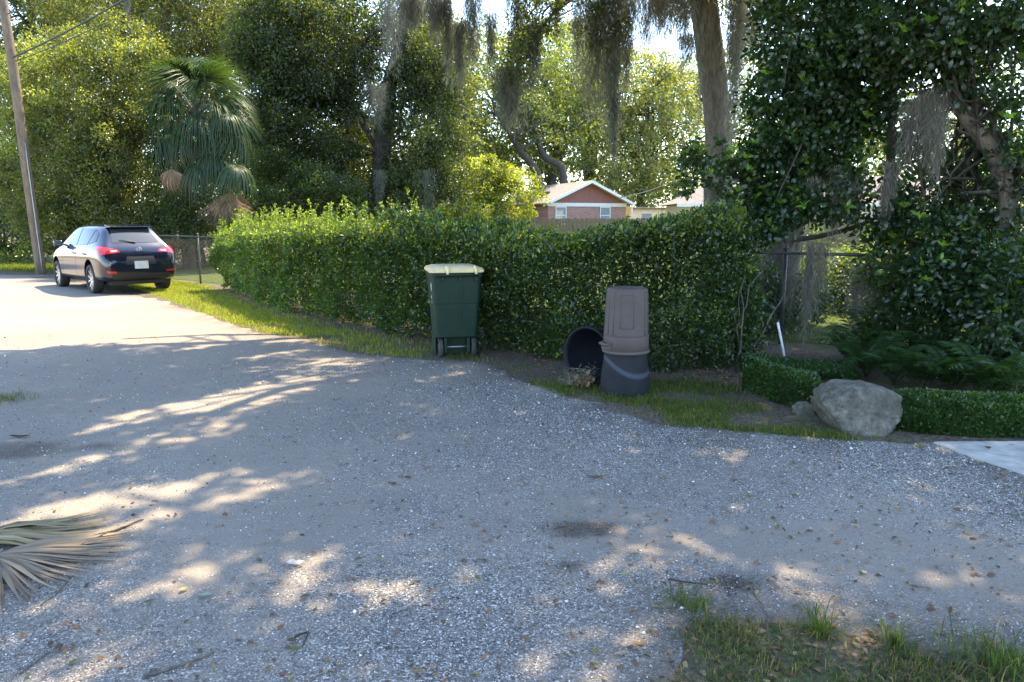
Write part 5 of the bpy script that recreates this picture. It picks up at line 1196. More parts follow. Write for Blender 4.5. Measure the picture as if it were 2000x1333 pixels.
me = boulder_mesh('stone', [(0, 0, 1, .9), (-.6, 0, .7, .9), (.7, 0, .6, 1), (1, 0, 0, .9), (-1, 0, 0, 1), (0, -1, .3, .9), (0, 1, 0, 1), (0, 0, -1, 1)], (0.075, 0.07, 0.06), 191, 0.06, 4)
o = link('stone', me, None, G(1572, 812) + np.array([0, 0.03, 0.05])); tag(o, 'small pale stone just left of the boulder', 'stone')
M['pvc'] = principled('pvc_white', (0.68, 0.70, 0.70), 0.5, 0, 0.1, 12)
sk0 = G(1536, 716); sk1 = P(1519, 630, 8.22); mb = MB(); v_ = sk1 - sk0; mb.tube([v_ * -0.1, v_ * 0.5, v_ * 0.985, v_], [0.014, 0.014, 0.014, 0.011], 12)
o = link('stake', mb.mesh('stake', M['pvc'], True), None, sk0); tag(o, 'thin white pipe stake leaning beside the fence', 'stake')

# ------------------------------------------------------------------ fallen palm fronds
def fallen_frond(label, hub, a0, a1, n, R, col, seed, lift=0.05, w=0.034, cols=None):
    rng = RNG(seed); t = thing('fallen_palm_frond', label, 'palm frond', (hub[0], hub[1], 0.0))
    for i in range(n):
        a = math.radians(a0 + (a1 - a0) * i / (n - 1)) + rng.normal() * 0.02; L = R * rng.uniform(0.82, 1.05); d_ = np.array([math.cos(a), math.sin(a)]); s_ = np.array([-d_[1], d_[0]])
        V = []; m = 8; bend = rng.normal() * 0.02; ph = rng.random() * 6; lf = lift * rng.uniform(0.4, 1.3)
        roll = rng.uniform(-0.6, 0.6)
        for k in range(m):
            u = k / (m - 1); c = d_ * L * u + s_ * bend * u * u * L; z_ = 0.03 + lf * math.sin(min(1, u * 1.5) * math.pi) + 0.003 * math.sin(u * 7 + ph)
            ww = 0.5 * w * (0.35 + 1.4 * u if u < 0.4 else (0.95 * (1 - (u - 0.4) / 0.62) + 0.06)); cr, sr = math.cos(roll), math.sin(roll)
            V += [(c[0] - s_[0]*ww*cr, c[1] - s_[1]*ww*cr, z_ - ww*sr), (c[0], c[1], z_ + ww * 0.5), (c[0] + s_[0]*ww*cr, c[1] + s_[1]*ww*cr, z_ + ww*sr)]
        F = []
        for k in range(m - 1): b = k * 3; F += [(b, b+1, b+4, b+3), (b+1, b+2, b+5, b+4)]
        cc = tint(rng, 1, col, None, 0.22, 0.1)
        link('leaflet', mesh_arrays('leaflet', np.array(V), np.array(F), M['dry'], np.repeat(cc, len(V), 0)), t)
    mb = MB(); e = math.radians((a0 + a1) / 2 + 180); mb.tube([(0.03 * math.cos(e) * -1, -0.03 * math.sin(e), 0.045), (0.35 * math.cos(e), 0.35 * math.sin(e), 0.04), (0.8 * math.cos(e), 0.8 * math.sin(e), 0.03)], [0.012, 0.014, 0.018], 6)
    link('stalk', mb.mesh('stalk', M['bark_smooth'], True), t)
fallen_frond('dry tan palm frond fanned out at the lower left', G(-14, 1098), -92, 38, 54, 0.66, (0.30, 0.235, 0.165), 201, 0.018, w=0.032)
fallen_frond('yellowing green palm frond under the dry tan one', G(-70, 1075), -8, 50, 30, 0.66, (0.29, 0.24, 0.14), 202, 0.045, w=0.032)

# ------------------------------------------------------------------ parked car
def car_paint():
    m, t, n, out = new_mat('black_car_paint'); b = N(t, 'ShaderNodeBsdfPrincipled'); co = objco(t)
    f = noise(t, co, 6, 4)
    t.links.new(ramp(t, f, [(0.3, (0.005, 0.007, 0.018)), (0.7, (0.008, 0.011, 0.026))]), b.inputs['Base Color'])
    b.inputs['Roughness'].default_value = 0.15; b.inputs['Specular IOR Level'].default_value = 0.5
    b.inputs['Coat Weight'].default_value = 1.0; b.inputs['Coat Roughness'].default_value = 0.03
    t.links.new(b.outputs[0], out.inputs[0]); return m
M['car_paint'] = car_paint()
M['car_trim'] = principled('car_trim', (0.02, 0.02, 0.021), 0.6)
M['car_glass'] = glass_mat('car_glass', (0.03, 0.036, 0.038), 0.015)
M['red_lens'] = principled('red_lens', (0.55, 0.015, 0.02), 0.15, 0, 0.1, 30, spec=0.8, coat=0.8)
M['clear_lens'] = principled('clear_lens', (0.6, 0.6, 0.62), 0.15, 0.2, 0.1, 30)
M['tyre'] = principled('tyre', (0.028, 0.026, 0.025), 0.8, 0, 0.2, 20)
M['alloy'] = principled('alloy', (0.55, 0.55, 0.56), 0.3, 0.7, 0.1, 20)
M['dark_rim'] = principled('dark_rim', (0.02, 0.02, 0.022), 0.4)
M['chrome'] = principled('chrome', (0.7, 0.7, 0.72), 0.15, 1.0, 0.05)
M['plate'] = principled('plate', (0.55, 0.56, 0.52), 0.4)
ST = [  # x, z bottom, z shoulder, z top, half width, half width at shoulder, half width at top
 (-2.15, .42, .60, .63, .62, .58, .48), (-2.115, .34, .70, .76, .77, .71, .60), (-2.04, .28, .84, .915, .83, .775, .66), (-1.94, .25, .91, 1.00, .862, .81, .67), (-1.76, .24, .94, 1.15, .875, .815, .59),
 (-1.58, .235, .945, 1.30, .878, .82, .55), (-1.42, .235, .945, 1.375, .88, .825, .55), (-1.0, .23, .935, 1.405, .882, .83, .60), (-.4, .22, .925, 1.412, .882, .83, .61), (.2, .22, .915, 1.395, .882, .83, .60),
 (.52, .22, .91, 1.315, .88, .825, .61), (.9, .22, .905, 1.13, .88, .815, .66), (1.2, .22, .89, 1.00, .876, .80, .70), (1.6, .22, .85, .94, .865, .775, .62), (1.92, .22, .75, .83, .82, .73, .56), (2.08, .25, .63, .70, .72, .64, .48), (2.14, .30, .54, .60, .60, .52, .40)]
def section(st):
    x, zb, zs, zt, hw, hs, ht = st; ds = zs - zb
    h = [(0, zb), (hw * .82, zb), (hw * .965, zb + .05), (hw * .99, zb + .22 * ds), (hw, zb + .52 * ds), (hw * .992, zb + .78 * ds), (hs + (hw - hs) * .45, zb + .93 * ds), (hs, zs),
         (hs + (ht - hs) * .5, zs + (zt - zs) * .5 - .005), (ht + .02, zt - (zt - zs) * .13), (ht * .86, zt - .018), (ht * .5, zt - .003), (0, zt)]
    full = h + [(-a, b) for a, b in h[-2:0:-1]]
    return [(x, a, b) for a, b in full]
secs = [section(q) for q in ST]; n = len(secs[0]); mb = MB()
vs_ = [p for q in secs for p in q]; fs = []
for i in range(len(secs) - 1):
    for j in range(n): k = (j + 1) % n; fs.append((i*n+j, i*n+k, (i+1)*n+k, (i+1)*n+j))
fs.append(tuple(range(n))); fs.append(tuple((len(secs)-1)*n + j for j in range(n))[::-1])
mb.add(vs_, fs); me = fix_normals(mb.mesh('car_body', M['car_paint'], True))
tmp = link('car_body_tmp', me); sm = tmp.modifiers.new('s', 'SUBSURF'); sm.levels = 2; sm.render_levels = 2
deps = bpy.context.evaluated_depsgraph_get(); full_me = bpy.data.meshes.new_from_object(tmp.evaluated_get(deps))
bmf = bmesh.new(); bmf.from_mesh(full_me); bvh = BVHTree.FromBMesh(bmf); bmf.free()
WX = (-1.27, 1.33); WR = 0.318
cut = []
for wx in WX:
    c_ = MB(); c_.lathe([(0.375, -1.2), (0.375, 1.2)], 40, 'y', Matrix.Translation((wx, 0, WR + 0.01))); cm = fix_normals(c_.mesh('cut', None)); co_ = link('cut_tmp', cm)
    cut.append(co_); bo = tmp.modifiers.new('b', 'BOOLEAN'); bo.operation = 'DIFFERENCE'; bo.solver = 'EXACT'; bo.object = co_
deps = bpy.context.evaluated_depsgraph_get(); deps.update(); body_me = bpy.data.meshes.new_from_object(tmp.evaluated_get(deps)); body_me.name = 'car_body'
for q in cut + [tmp]: bpy.data.objects.remove(q, do_unlink=True)
body_me.materials.clear(); body_me.materials.append(M['car_paint'])
body_me.polygons.foreach_set('use_smooth', [True] * len(body_me.polygons))
body_me.set_sharp_from_angle(angle=math.radians(35))
CPHI = math.radians(46.2); hd = np.array([-math.sin(CPHI), math.cos(CPHI)]); rgt = np.array([math.cos(CPHI), math.sin(CPHI)])
rl = np.array([-9.45, 16.75]); cen = rl + rgt * 0.74 + hd * 1.20
CARSC = (0.94, 0.96, 1.11)
CAR = thing('parked_car', 'black compact hatchback parked on the gravel by the fence', 'car', (*cen, 0.0), math.atan2(hd[1], hd[0]))
CAR.scale = CARSC
link('body', body_me, CAR)
def project(pts, axis, sign, off):
    """drop points of a plane drawing on the car body; axis 'y' looks from the side, 'x' from the end"""
    out_ = []
    for p in pts:
        o_ = Vector((p[0], sign * 3, p[1])) if axis == 'y' else Vector((sign * 4, p[0], p[1]))
        d_ = Vector((0, -sign, 0)) if axis == 'y' else Vector((-sign, 0, 0))
        hit = bvh.ray_cast(o_, d_)
        if hit[0] is None: 
            hit = bvh.find_nearest(Vector((p[0], sign * 0.7, p[1])) if axis == 'y' else Vector((sign * 2.1, p[0], p[1])))
        nn_ = hit[1] if hit[1].dot(d_) < 0 else -hit[1]
        out_.append(tuple(hit[0] + nn_ * off))
    return out_
def decal(name, quad, axis, sign, mat, parent, off=0.006, nu=10, nv=8, label=None):
    q = np.array(quad, float); P2 = []
    for i in range(nv + 1):
        v = i / nv
        for j in range(nu + 1):
            u = j / nu; P2.append((1-v) * ((1-u) * q[0] + u * q[1]) + v * ((1-u) * q[3] + u * q[2]))
    pts = np.array(project(P2, axis, sign, off)).reshape(nv + 1, nu + 1, 3); mb = MB(); mb.grid(pts)
    o = link(name, mb.mesh(name, M[mat], True), parent)
    if label: o['label'] = label
    return o
for sg in (1, -1):
    decal('side_window', [(0.62, 0.955), (-0.30, 0.965), (-0.30, 1.325), (0.18, 1.32)], 'y', sg, 'car_glass', CAR)
    decal('side_window', [(-0.36, 0.965), (-1.06, 0.985), (-1.22, 1.30), (-0.36, 1.325)], 'y', sg, 'car_glass', CAR)
    decal('quarter_window', [(-1.12, 0.99), (-1.52, 1.06), (-1.46, 1.20), (-1.26, 1.295)], 'y', sg, 'car_glass', CAR)
    for (xa, xb, za, zb_) in ((-0.325, -0.335, 0.30, 0.955), (0.78, 0.72, 0.30, 0.93), (-1.06, -1.08, 0.70, 0.97)):
        decal('door_seam', [(xa - .004, za), (xa + .004, za), (xb + .004, zb_), (xb - .004, zb_)], 'y', sg, 'car_trim', CAR, 0.002, 1, 10)
    for hx_ in (-0.22, -1.0):
        c_ = Vector(project([(hx_, 0.80)], 'y', sg, 0.022)[0]); mb = MB(); mb.tube([c_ + Vector((-.09, -.015 * sg, 0)), c_ + Vector((-.05, 0.008 * sg, 0)), c_ + Vector((.05, 0.008 * sg, 0)), c_ + Vector((.09, -.015 * sg, 0))], [.012, .016, .016, .012], 8)
        link('door_handle', mb.mesh('door_handle', M['car_paint'], True), CAR)
    decal('sill_trim', [(0.92, 0.25), (-0.86, 0.25), (-0.86, 0.33), (0.92, 0.33)], 'y', sg, 'car_trim', CAR, 0.004, 14, 2)
    mb = MB() #, (0.52, sg * 0.83, 0.97), (0.50, sg * 0.93, 0.955), (0.58, sg * 0.93, 0.955), (0.58, sg * 0.84, 1.00), (0.50, sg * 0.84, 1.0)], [(0,1,2,3), (0,3,4), (1,5,2), (0,4,5,1), (3,2,5,4)])
    ms = boulder_mesh('mirror', [(1, 0, 0, 1), (-1, 0, 0, .7), (0, 1, 0, 1), (0, -1, 0, 1), (0, 0, 1, 1), (0, 0, -1, 1)], (0.05, 0.095, 0.06), 300, 0.0, 3, 'car_paint'); mo = link('mirror', ms, CAR, (0.66, sg * 0.96, 0.985))
    mb = MB(); mb.tube([(0.62, sg * 0.80, 0.95), (0.61, sg * 0.90, 0.98)], 0.022, 6); link('mirror_arm', mb.mesh('mirror_arm', M['car_trim'], True), mo, (-0.66, -sg * 0.96, -0.985))
    mb = MB(); mb.box((-0.041, -0.07, -0.042), (-0.037, 0.07, 0.042)); link('mirror_glass', mb.mesh('mirror_glass', M['car_glass']), mo)
    # tail lamp: side wing and rear wedge
    tl = decal('tail_light', [(sg * 0.84, 0.80), (sg * 0.42, 0.845), (sg * 0.46, 0.895), (sg * 0.80, 0.97)], 'x', -1, 'red_lens', CAR, 0.008, 12, 6)
    tw = decal('lamp_wing', [(-2.03, 0.79), (-1.62, 0.93), (-1.66, 0.965), (-2.0, 0.95)], 'y', sg, 'red_lens', tl, 0.008, 10, 6)
    decal('reverse_lens', [(sg * 0.62, 0.845), (sg * 0.48, 0.862), (sg * 0.49, 0.88), (sg * 0.62, 0.885)], 'x', -1, 'clear_lens', tl, 0.012, 6, 3)
    decal('rear_reflector', [(sg * 0.74, 0.445), (sg * 0.55, 0.44), (sg * 0.55, 0.475), (sg * 0.75, 0.485)], 'x', -1, 'red_lens', CAR, 0.006, 6, 2)
    decal('headlight', [(sg * 0.78, 0.66), (sg * 0.46, 0.62), (sg * 0.48, 0.70), (sg * 0.72, 0.76)], 'x', 1, 'clear_lens', CAR, 0.006, 8, 4)
decal('rear_window', [(0.52, 1.03), (-0.52, 1.03), (-0.44, 1.30), (0.44, 1.30)], 'x', -1, 'car_glass', CAR, 0.006, 16, 10)
decal('windscreen', [(0.66, 1.02), (-0.66, 1.02), (-0.55, 1.32), (0.55, 1.32)], 'x', 1, 'car_glass', CAR, 0.006, 16, 10)
decal('rear_diffuser', [(0.62, 0.30), (-0.62, 0.30), (-0.66, 0.42), (0.66, 0.42)], 'x', -1, 'car_trim', CAR, 0.005, 14, 4)
decal('plate_recess', [(0.34, 0.60), (-0.34, 0.60), (-0.30, 0.76), (0.30, 0.76)], 'x', -1, 'car_trim', CAR, 0.003, 8, 4)
decal('number_plate', [(0.155, 0.515), (-0.155, 0.515), (-0.155, 0.665), (0.155, 0.665)], 'x', -1, 'plate', CAR, 0.012, 4, 4)
for (ya, yb, za, zb_) in ((0.70, 0.70, 0.62, 0.80), (-0.70, -0.70, 0.62, 0.80)):
    decal('hatch_seam', [(ya - .005, za), (ya + .005, za), (yb + .005, zb_), (yb - .005, zb_)], 'x', -1, 'car_trim', CAR, 0.002, 1, 6)
mb = MB(); mb.add([(-1.38, .50, 1.392), (-1.38, -.50, 1.392), (-1.66, -.47, 1.350), (-1.66, .47, 1.350), (-1.38, .50, 1.365), (-1.38, -.50, 1.365), (-1.66, -.47, 1.332), (-1.66, .47, 1.332)], [(0,1,2,3), (7,6,5,4), (0,4,5,1), (1,5,6,2), (2,6,7,3), (3,7,4,0)])
link('spoiler', bevel_mesh(fix_normals(mb.mesh('spoiler', M['car_paint'])), 0.008, 2), CAR)
mb = MB(); pw = project([(0.02, 1.02), (0.20, 1.05), (0.36, 1.07)], 'x', -1, 0.02); mb.tube(pw, [.014, .009, .006], 6); link('rear_wiper', mb.mesh('rear_wiper', M['car_trim'], True), CAR)
mb = MB(); ec = Vector(project([(0, 0.89)], 'x', -1, 0.012)[0])
for rx, rz, oz in ((.062, .042, 0), (.022, .040, 0), (.045, .016, .018)):
    a = np.linspace(0, 6.283, 25); mb.tube([(ec.x + 0.05 * (oz + rz * math.sin(q)), ec.y + rx * math.cos(q), ec.z + oz + rz * math.sin(q)) for q in a], 0.006, 5, False)
link('emblem', mb.mesh('emblem', M['chrome'], True), CAR)
mb = MB(); mb.tube([(-1.25, 0, 1.40), (-1.30, 0, 1.43), (-1.37, 0, 1.445)], [.016, .012, .004], 8); link('antenna', mb.mesh('antenna', M['car_trim'], True), CAR)
mb = MB(); mb.box((-1.95, -.62, .19), (1.9, .62, .30)); link('underbody', mb.mesh('underbody', M['car_trim']), CAR)
for wx in WX:
    for sg in (1, -1):
        tm = Matrix.Translation((wx, sg * 0.765, WR)); mb = MB()
        mb.lathe([(0.225, -0.10), (0.30, -0.108), (0.316, -0.09), (0.318, 0), (0.316, 0.09), (0.30, 0.108), (0.225, 0.10)], 40, 'y', tm, closed=True); wh = link('wheel', mb.mesh('wheel', M['tyre'], True), CAR)
        mb = MB(); mb.lathe([(0.0, 0.02), (0.05, 0.02), (0.20, -0.02), (0.222, 0.085), (0.228, 0.09), (0.228, -0.09), (0.0, -0.09)] if sg > 0 else [(0.0, -0.02), (0.05, -0.02), (0.20, 0.02), (0.222, -0.085), (0.228, -0.09), (0.228, 0.09), (0.0, 0.09)], 32, 'y', tm)
        link('rim', mb.mesh('rim', M['dark_rim'], True), wh); mb = MB()
        for k in range(5):
            for da in (-0.16, 0.16):
                a = k * 6.283 / 5 + da; a2 = k * 6.283 / 5 + da * 1.9
                p0 = Vector((math.cos(a) * .03, sg * 0.06, math.sin(a) * .03)); p1 = Vector((math.cos(a2) * .225, sg * 0.085, math.sin(a2) * .225)); t_ = Vector((-math.sin(a2), 0, math.cos(a2)))
                o1 = Vector((0, sg * -0.03, 0)); w_ = 0.018
                mb.add([tm @ q for q in (p0 - t_*w_, p0 + t_*w_, p1 + t_*w_*1.1, p1 - t_*w_*1.1, p0 - t_*w_ + o1, p0 + t_*w_ + o1, p1 + t_*w_ + o1, p1 - t_*w_ + o1)], [(0,1,2,3), (7,6,5,4), (0,4,5,1), (1,5,6,2), (2,6,7,3), (3,7,4,0)])
        mb.lathe([(0.0, 0.068 * sg), (0.04, 0.064 * sg), (0.045, 0.02 * sg)], 16, 'y', tm); link('spokes', fix_normals(mb.mesh('spokes', M['alloy'])), wh)
        wh.scale = (1, 1, 0.93)

# ------------------------------------------------------------------ grass, stones, litter, twigs
def blades(name, rng, pos, h, w, col, lean=0.5, mat='grass'):
    n = len(pos); a = rng.random(n) * 6.283; d = np.stack([np.cos(a), np.sin(a), a * 0], -1); s_ = np.stack([-np.sin(a), np.cos(a), a * 0], -1)
    ln = np.abs(rng.normal(size=n)) * lean; h = np.broadcast_to(h, n); w = np.broadcast_to(w, n)[:, None]
    up = np.array([0, 0, 1.0]); mid = pos + up * (h * 0.6)[:, None] + d * (h * ln * 0.35)[:, None]; tip = pos + up * (h * np.clip(1 - 0.35 * ln, 0.25, 1))[:, None] + d * (h * ln)[:, None]
    V = np.stack([pos - s_ * w * .5, pos + s_ * w * .5, mid - s_ * w * .4, mid + s_ * w * .4, tip], 1).reshape(-1, 3)
    b = (np.arange(n) * 5)[:, None]; F = np.concatenate([b + [0, 1, 3], b + [0, 3, 2], b + [2, 3, 4]], 1).reshape(-1, 3)
    return mesh_arrays(name, V, F, M[mat], np.repeat(col, 5, 0))
def scatter(rng, poly, n):
    p = np.asarray(poly)[:, :2]; lo, hi = p.min(0), p.max(0); out_ = np.empty((0, 2))
    while len(out_) < n:
        q = lo + rng.random((n * 2, 2)) * (hi - lo); q = q[poly_sd(q[:, 0], q[:, 1], p) > 0]; out_ = np.vstack([out_, q])
    return out_[:n]
def zed(q): return np.c_[q, gz(q[:, 0], q[:, 1]) - 0.005]
def gcol(rng, n, base=(0.075, 0.115, 0.028), dead=0.12):
    c = tint(rng, n, base, None, 0.22, 0.3); k = rng.random(n) < dead; c[k] = tint(rng, k.sum(), (0.24, 0.19, 0.10), None, 0.2, 0.1); return c
rng = RNG(211)
# verge along the hedge
verge = [q[:2] for q in (G(250, 560), G(300, 577), G(345, 594), G(440, 628), G(520, 653), G(600, 667), G(680, 687), G(830, 704), G(950, 710), G(1000, 700))] + [np.array(hedge_front(np.array([s_]))[0][0]) + FN * 0.1 for s_ in np.linspace(sl_ * 0.75, 0, 12)] + [fence_pt(2, -0.1)[:2], fence_pt(-2.5, -0.1)[:2]]
q = scatter(rng, verge, 62000); sdv = poly_sd(q[:, 0], q[:, 1], np.array(verge)); nn = vnoise(q[:, 0], q[:, 1], 1.6, 212)
hd_ = np.min(np.stack([np.hypot(q[:, 0] - a, q[:, 1] - b) for a, b in [hedge_front(np.array([s_]))[0][0] for s_ in np.linspace(0, sl_, 60)]]), 0)
far = np.clip((q[:, 1] - 9) / 4, 0, 1)
keep = rng.random(len(q)) < np.clip(0.15 + far * 0.75 + (nn - 0.5) * 0.9, 0.05, 1) * np.clip(hd_ / 0.55, 0.1, 1) * np.clip(sdv / 0.10 + 0.25, 0, 1)
q = q[keep]; stuff('verge_grass', blades('verge_grass', rng, zed(q), rng.uniform(0.03, 0.08, len(q)) , 0.0075, gcol(rng, len(q), (0.19, 0.24, 0.05), 0.10), 0.6), 'short green grass verge between the gravel and the hedge', 'grass')
# grass around the cans and the boulder
pt2 = [G(*q_)[:2] for q_ in ((980, 722), (1015, 748), (1110, 782), (1180, 804), (1280, 832), (1400, 846), (1520, 857), (1640, 865), (1740, 870), (1800, 868), (1740, 852), (1600, 845), (1480, 790), (1440, 755), (1300, 735), (1150, 722), (1050, 712))]
q = scatter(rng, pt2, 30000); nn = vnoise(q[:, 0], q[:, 1], 2.4, 213); sdv = poly_sd(q[:, 0], q[:, 1], np.array(pt2)); dirt = np.exp(-(((q[:, 0] - G(1440, 795)[0]) / .35) ** 2 + ((q[:, 1] - G(1440, 795)[1]) / .25) ** 2))
q = q[rng.random(len(q)) < np.clip(0.42 + (nn - 0.5) * 2.6 - dirt, 0.04, 1) * np.clip(sdv / 0.08 + 0.3, 0, 1) * np.clip((7.7 - q[:, 1]) / 0.5 + 0.25, 0.1, 1)]
stuff('patchy_grass', blades('patchy_grass', rng, zed(q), rng.uniform(0.02, 0.07, len(q)), 0.006, gcol(rng, len(q), (0.085, 0.135, 0.035), 0.16), 0.7), 'patchy green grass around the garbage cans and boulder', 'grass')
# near patch lower right
q = scatter(rng, PATCH, 52000); nn = vnoise(q[:, 0], q[:, 1], 4.5, 214); sdv = poly_sd(q[:, 0], q[:, 1], np.array(PATCH))
q = q[rng.random(len(q)) < np.clip(0.42 + (nn - 0.5) * 1.7, 0.06, 1) * np.clip(sdv / 0.10 + 0.2, 0.2, 1)]
stuff('foreground_grass', blades('foreground_grass', rng, zed(q), rng.uniform(0.015, 0.055, len(q)), 0.0038, gcol(rng, len(q), (0.075, 0.115, 0.035), 0.3), 1.2), 'thin grass patch in the lower right foreground', 'grass')
# lawn blades in the yard
yl = [fence_pt(11, 0.3)[:2], fence_pt(20, 0.3)[:2], fence_pt(22, 6)[:2], fence_pt(11, 6)[:2]]
q = scatter(rng, yl, 16000); stuff('yard_grass', blades('yard_grass', rng, np.c_[q, np.full(len(q), 0.01)], rng.uniform(0.04, 0.09, len(q)), 0.010, gcol(rng, len(q), (0.10, 0.145, 0.03), 0.04), 0.5), 'sunlit yard grass behind the chain link fence', 'grass')
# strip at the far left
ls = [G(-120, 528)[:2], G(110, 534)[:2], G(110, 515)[:2], G(-120, 512)[:2]]
q = scatter(rng, ls, 6000); stuff('roadside_grass', blades('roadside_grass', rng, np.c_[q, np.full(len(q), 0.0)], rng.uniform(0.05, 0.14, len(q)), 0.014, gcol(rng, len(q), (0.09, 0.13, 0.03), 0.05), 0.5), 'grass strip at the foot of the utility pole', 'grass')
# separate tufts
for lab, px, py, nb, hh_, sp in (('wide grass tuft on the gravel near the dark soil spot', 1345, 1190, 170, .085, .07), ('spiky grass tuft at the top edge of the foreground patch', 1600, 1240, 130, .13, .04), ('upright grass tuft right of the spiky tuft', 1745, 1262, 100, .11, .035), ('dense grass tuft at the right frame edge', 1950, 1300, 420, .10, .12), ('small grass tuft at the left edge of the gravel', 12, 784, 260, .10, .16), ('tiny weed growing beside the concrete slab', 1795, 878, 60, .05, .04), ('grass tuft at the foot of the garbage cart', 905, 700, 240, .09, .16), ('grass tuft in front of the navy garbage can', 1215, 775, 200, .07, .14), ('pale weedy tuft on the right part of the gravel', 1985, 1015, 60, .03, .05)):
    c_ = G(px, py); p_ = np.zeros((nb, 3)); p_[:, :2] = np.clip(rng.standard_t(3, size=(nb, 2)), -3, 3) * sp * 0.5
    o = link('grass_tuft', blades('grass_tuft', rng, p_, hh_ * rng.uniform(0.25, 1.25, nb), 0.0042, gcol(rng, nb, (0.075, 0.125, 0.035), 0.2), 1.5), None, c_); tag(o, lab, 'grass tuft', 'grass tufts')

# loose stones: the many small ones as one mass
ico = np.array([(0,0,1),(0.9,0,.1),(-.45,.78,0),(-.45,-.78,.1),(0.1,0.1,-0.8)]); icf = np.array([(0,1,2),(0,2,3),(0,3,1),(4,2,1),(4,3,2),(4,1,3)])
def stones_mesh(name, rng, q, size, col):
    n = len(q); a = rng.random(n) * 6.283; ca, sa = np.cos(a), np.sin(a); sc = size[:, None] * rng.uniform(0.6, 1.3, (n, 3)) * np.array([1, 1, .7])
    v = ico[None] * (1 + 0.25 * rng.normal(size=(n, 5, 1))) * sc[:, None]; x = v[..., 0] * ca[:, None] - v[..., 1] * sa[:, None]; y = v[..., 0] * sa[:, None] + v[..., 1] * ca[:, None]
    V = np.stack([x, y, v[..., 2]], -1) + np.c_[q, lot_z(q[:, 0], q[:, 1]) + size * 0.25][:, None]
    F = (icf[None] + (np.arange(n) * 5)[:, None, None]).reshape(-1, 3); return mesh_arrays(name, V.reshape(-1, 3), F, M['stone'], np.repeat(col, 5, 0))
rng = RNG(221); N_ = 95000; yy = 2.3 + 8.0 * rng.random(N_) ** 1.4; xx = (rng.random(N_) * 2 - 1) * (yy * 0.74 + 0.3)
stn_ = stony(xx, yy); k = (rng.random(N_) < 0.10 + 0.9 * stn_ ** 1.1) & (lot_sd(xx, yy) > 0.03); q = np.c_[xx, yy][k]; n = len(q)
sz = (0.0030 + 0.0050 * rng.random(n) ** 2) * np.interp(q[:, 1], [2.4, 4.5, 8], [0.72, 1.05, 1.5]); big = rng.random(n) < 0.015; sz[big] *= 2.0; cw_ = None
g_ = rng.random(n); cc = np.where(g_[:, None] < 0.46, np.array([[.15, .14, .135]]), np.where(g_[:, None] < 0.72, np.array([[.30, .28, .26]]), np.array([[.84, .82, .78]]))) * rng.uniform(.7, 1.15, (n, 1))
stuff('loose_gravel', stones_mesh('loose_gravel', rng, q, sz, cc), 'loose white and grey gravel stones strewn over the lot', 'gravel')
cq = np.vstack([c[None] + rng.normal(size=(k_, 2)) * np.array([[rx * .55, ry * .55]]) for (c, rx, ry), k_ in zip(SOILS[:3], (420, 300, 40))]); n = len(cq)
stuff('soil_crumbs', stones_mesh('soil_crumbs', rng, cq, rng.uniform(.002, .006, n), np.array([[.07, .055, .045]]) * rng.uniform(.5, 1.9, (n, 1))), 'dark mulch crumbs heaped in small spots on the gravel', 'soil')
# fallen leaves: mass over lot and under the hedge
rng = RNG(231); N_ = 2300; yy = 2.35 + 8.5 * rng.random(N_) ** 1.3; xx = (rng.random(N_) * 2 - 1) * (yy * 0.74); k = lot_sd(xx, yy) > -0.4; k &= rng.random(N_) < 0.35 + 0.65 * np.clip((xx + 2) / 4, 0, 1)
q = np.c_[xx, yy][k]
lit = [G(*p_)[:2] for p_ in ((1290, 728), (1450, 770), (1640, 700), (1560, 690), (1440, 690), (1300, 705))]; q = np.vstack([q, scatter(rng, lit, 1900), scatter(rng, PATCH, 900), scatter(rng, [G(*p_)[:2] for p_ in ((420, 572), (700, 655), (1000, 706), (1300, 738), (1300, 722), (1000, 690), (700, 640), (430, 564))], 800)])
n = len(q); zz = np.where(lot_sd(q[:, 0], q[:, 1]) > 0, lot_z(q[:, 0], q[:, 1]), gz(q[:, 0], q[:, 1])) + rng.uniform(.002, .012, n)
pal = np.array([(.22, .13, .075), (.30, .20, .12), (.13, .085, .055), (.33, .27, .12), (.12, .15, .05)]); cc = pal[rng.choice(5, n, p=[.35, .25, .25, .1, .05])] * rng.uniform(.7, 1.2, (n, 1))
dr = rng.normal(size=(n, 3)) * [1, 1, .18]
stuff('leaf_litter', leaf_mesh('leaf_litter', rng, np.c_[q, zz], dr, rng.uniform(.02, .05, n), rng.uniform(.011, .022, n), cc, M['dry'], up=1.3, fold=.3, big=True), 'scattered dry brown leaves on gravel and under the hedge', 'leaves')
# single leaves, scraps and sticks that can be picked out
def one_leaf(label, px, py, L, W, col, ang, seed, name='fallen_leaf', curl=.35, cat='leaf', group='single fallen leaves', z=None):
    rng = RNG(seed); a = math.radians(ang); m = 7; V = []; F = []
    for k in range(m):
        u = k / (m - 1); ww = W * .5 * math.sin(math.pi * min(1, .06 + .94 * u)) ** .8 + .0004; cx_ = L * (u - .5); zc = .004 + curl * L * .35 * (2 * u - 1) ** 2 * (.5 + rng.random() * .3)
        V += [(cx_, -ww, zc + ww * curl), (cx_, 0, zc), (cx_, ww, zc + ww * curl * rng.uniform(.6, 1.4))]
    for k in range(m - 1): b = k * 3; F += [(b, b+1, b+4, b+3), (b+1, b+2, b+5, b+4)]
    c_ = G(px, py); zz = lot_z(np.array([c_[0]]), np.array([c_[1]]))[0] if z is None else z
    me = mesh_arrays(name, np.array(V), np.array(F), M['dry'], np.tile(np.array(col), (len(V), 1)) * RNG(seed).uniform(.85, 1.15, (len(V), 1)))
    o = link(name, me, None, (c_[0], c_[1], zz + .003), (0, 0, a)); tag(o, label, cat, group); return o
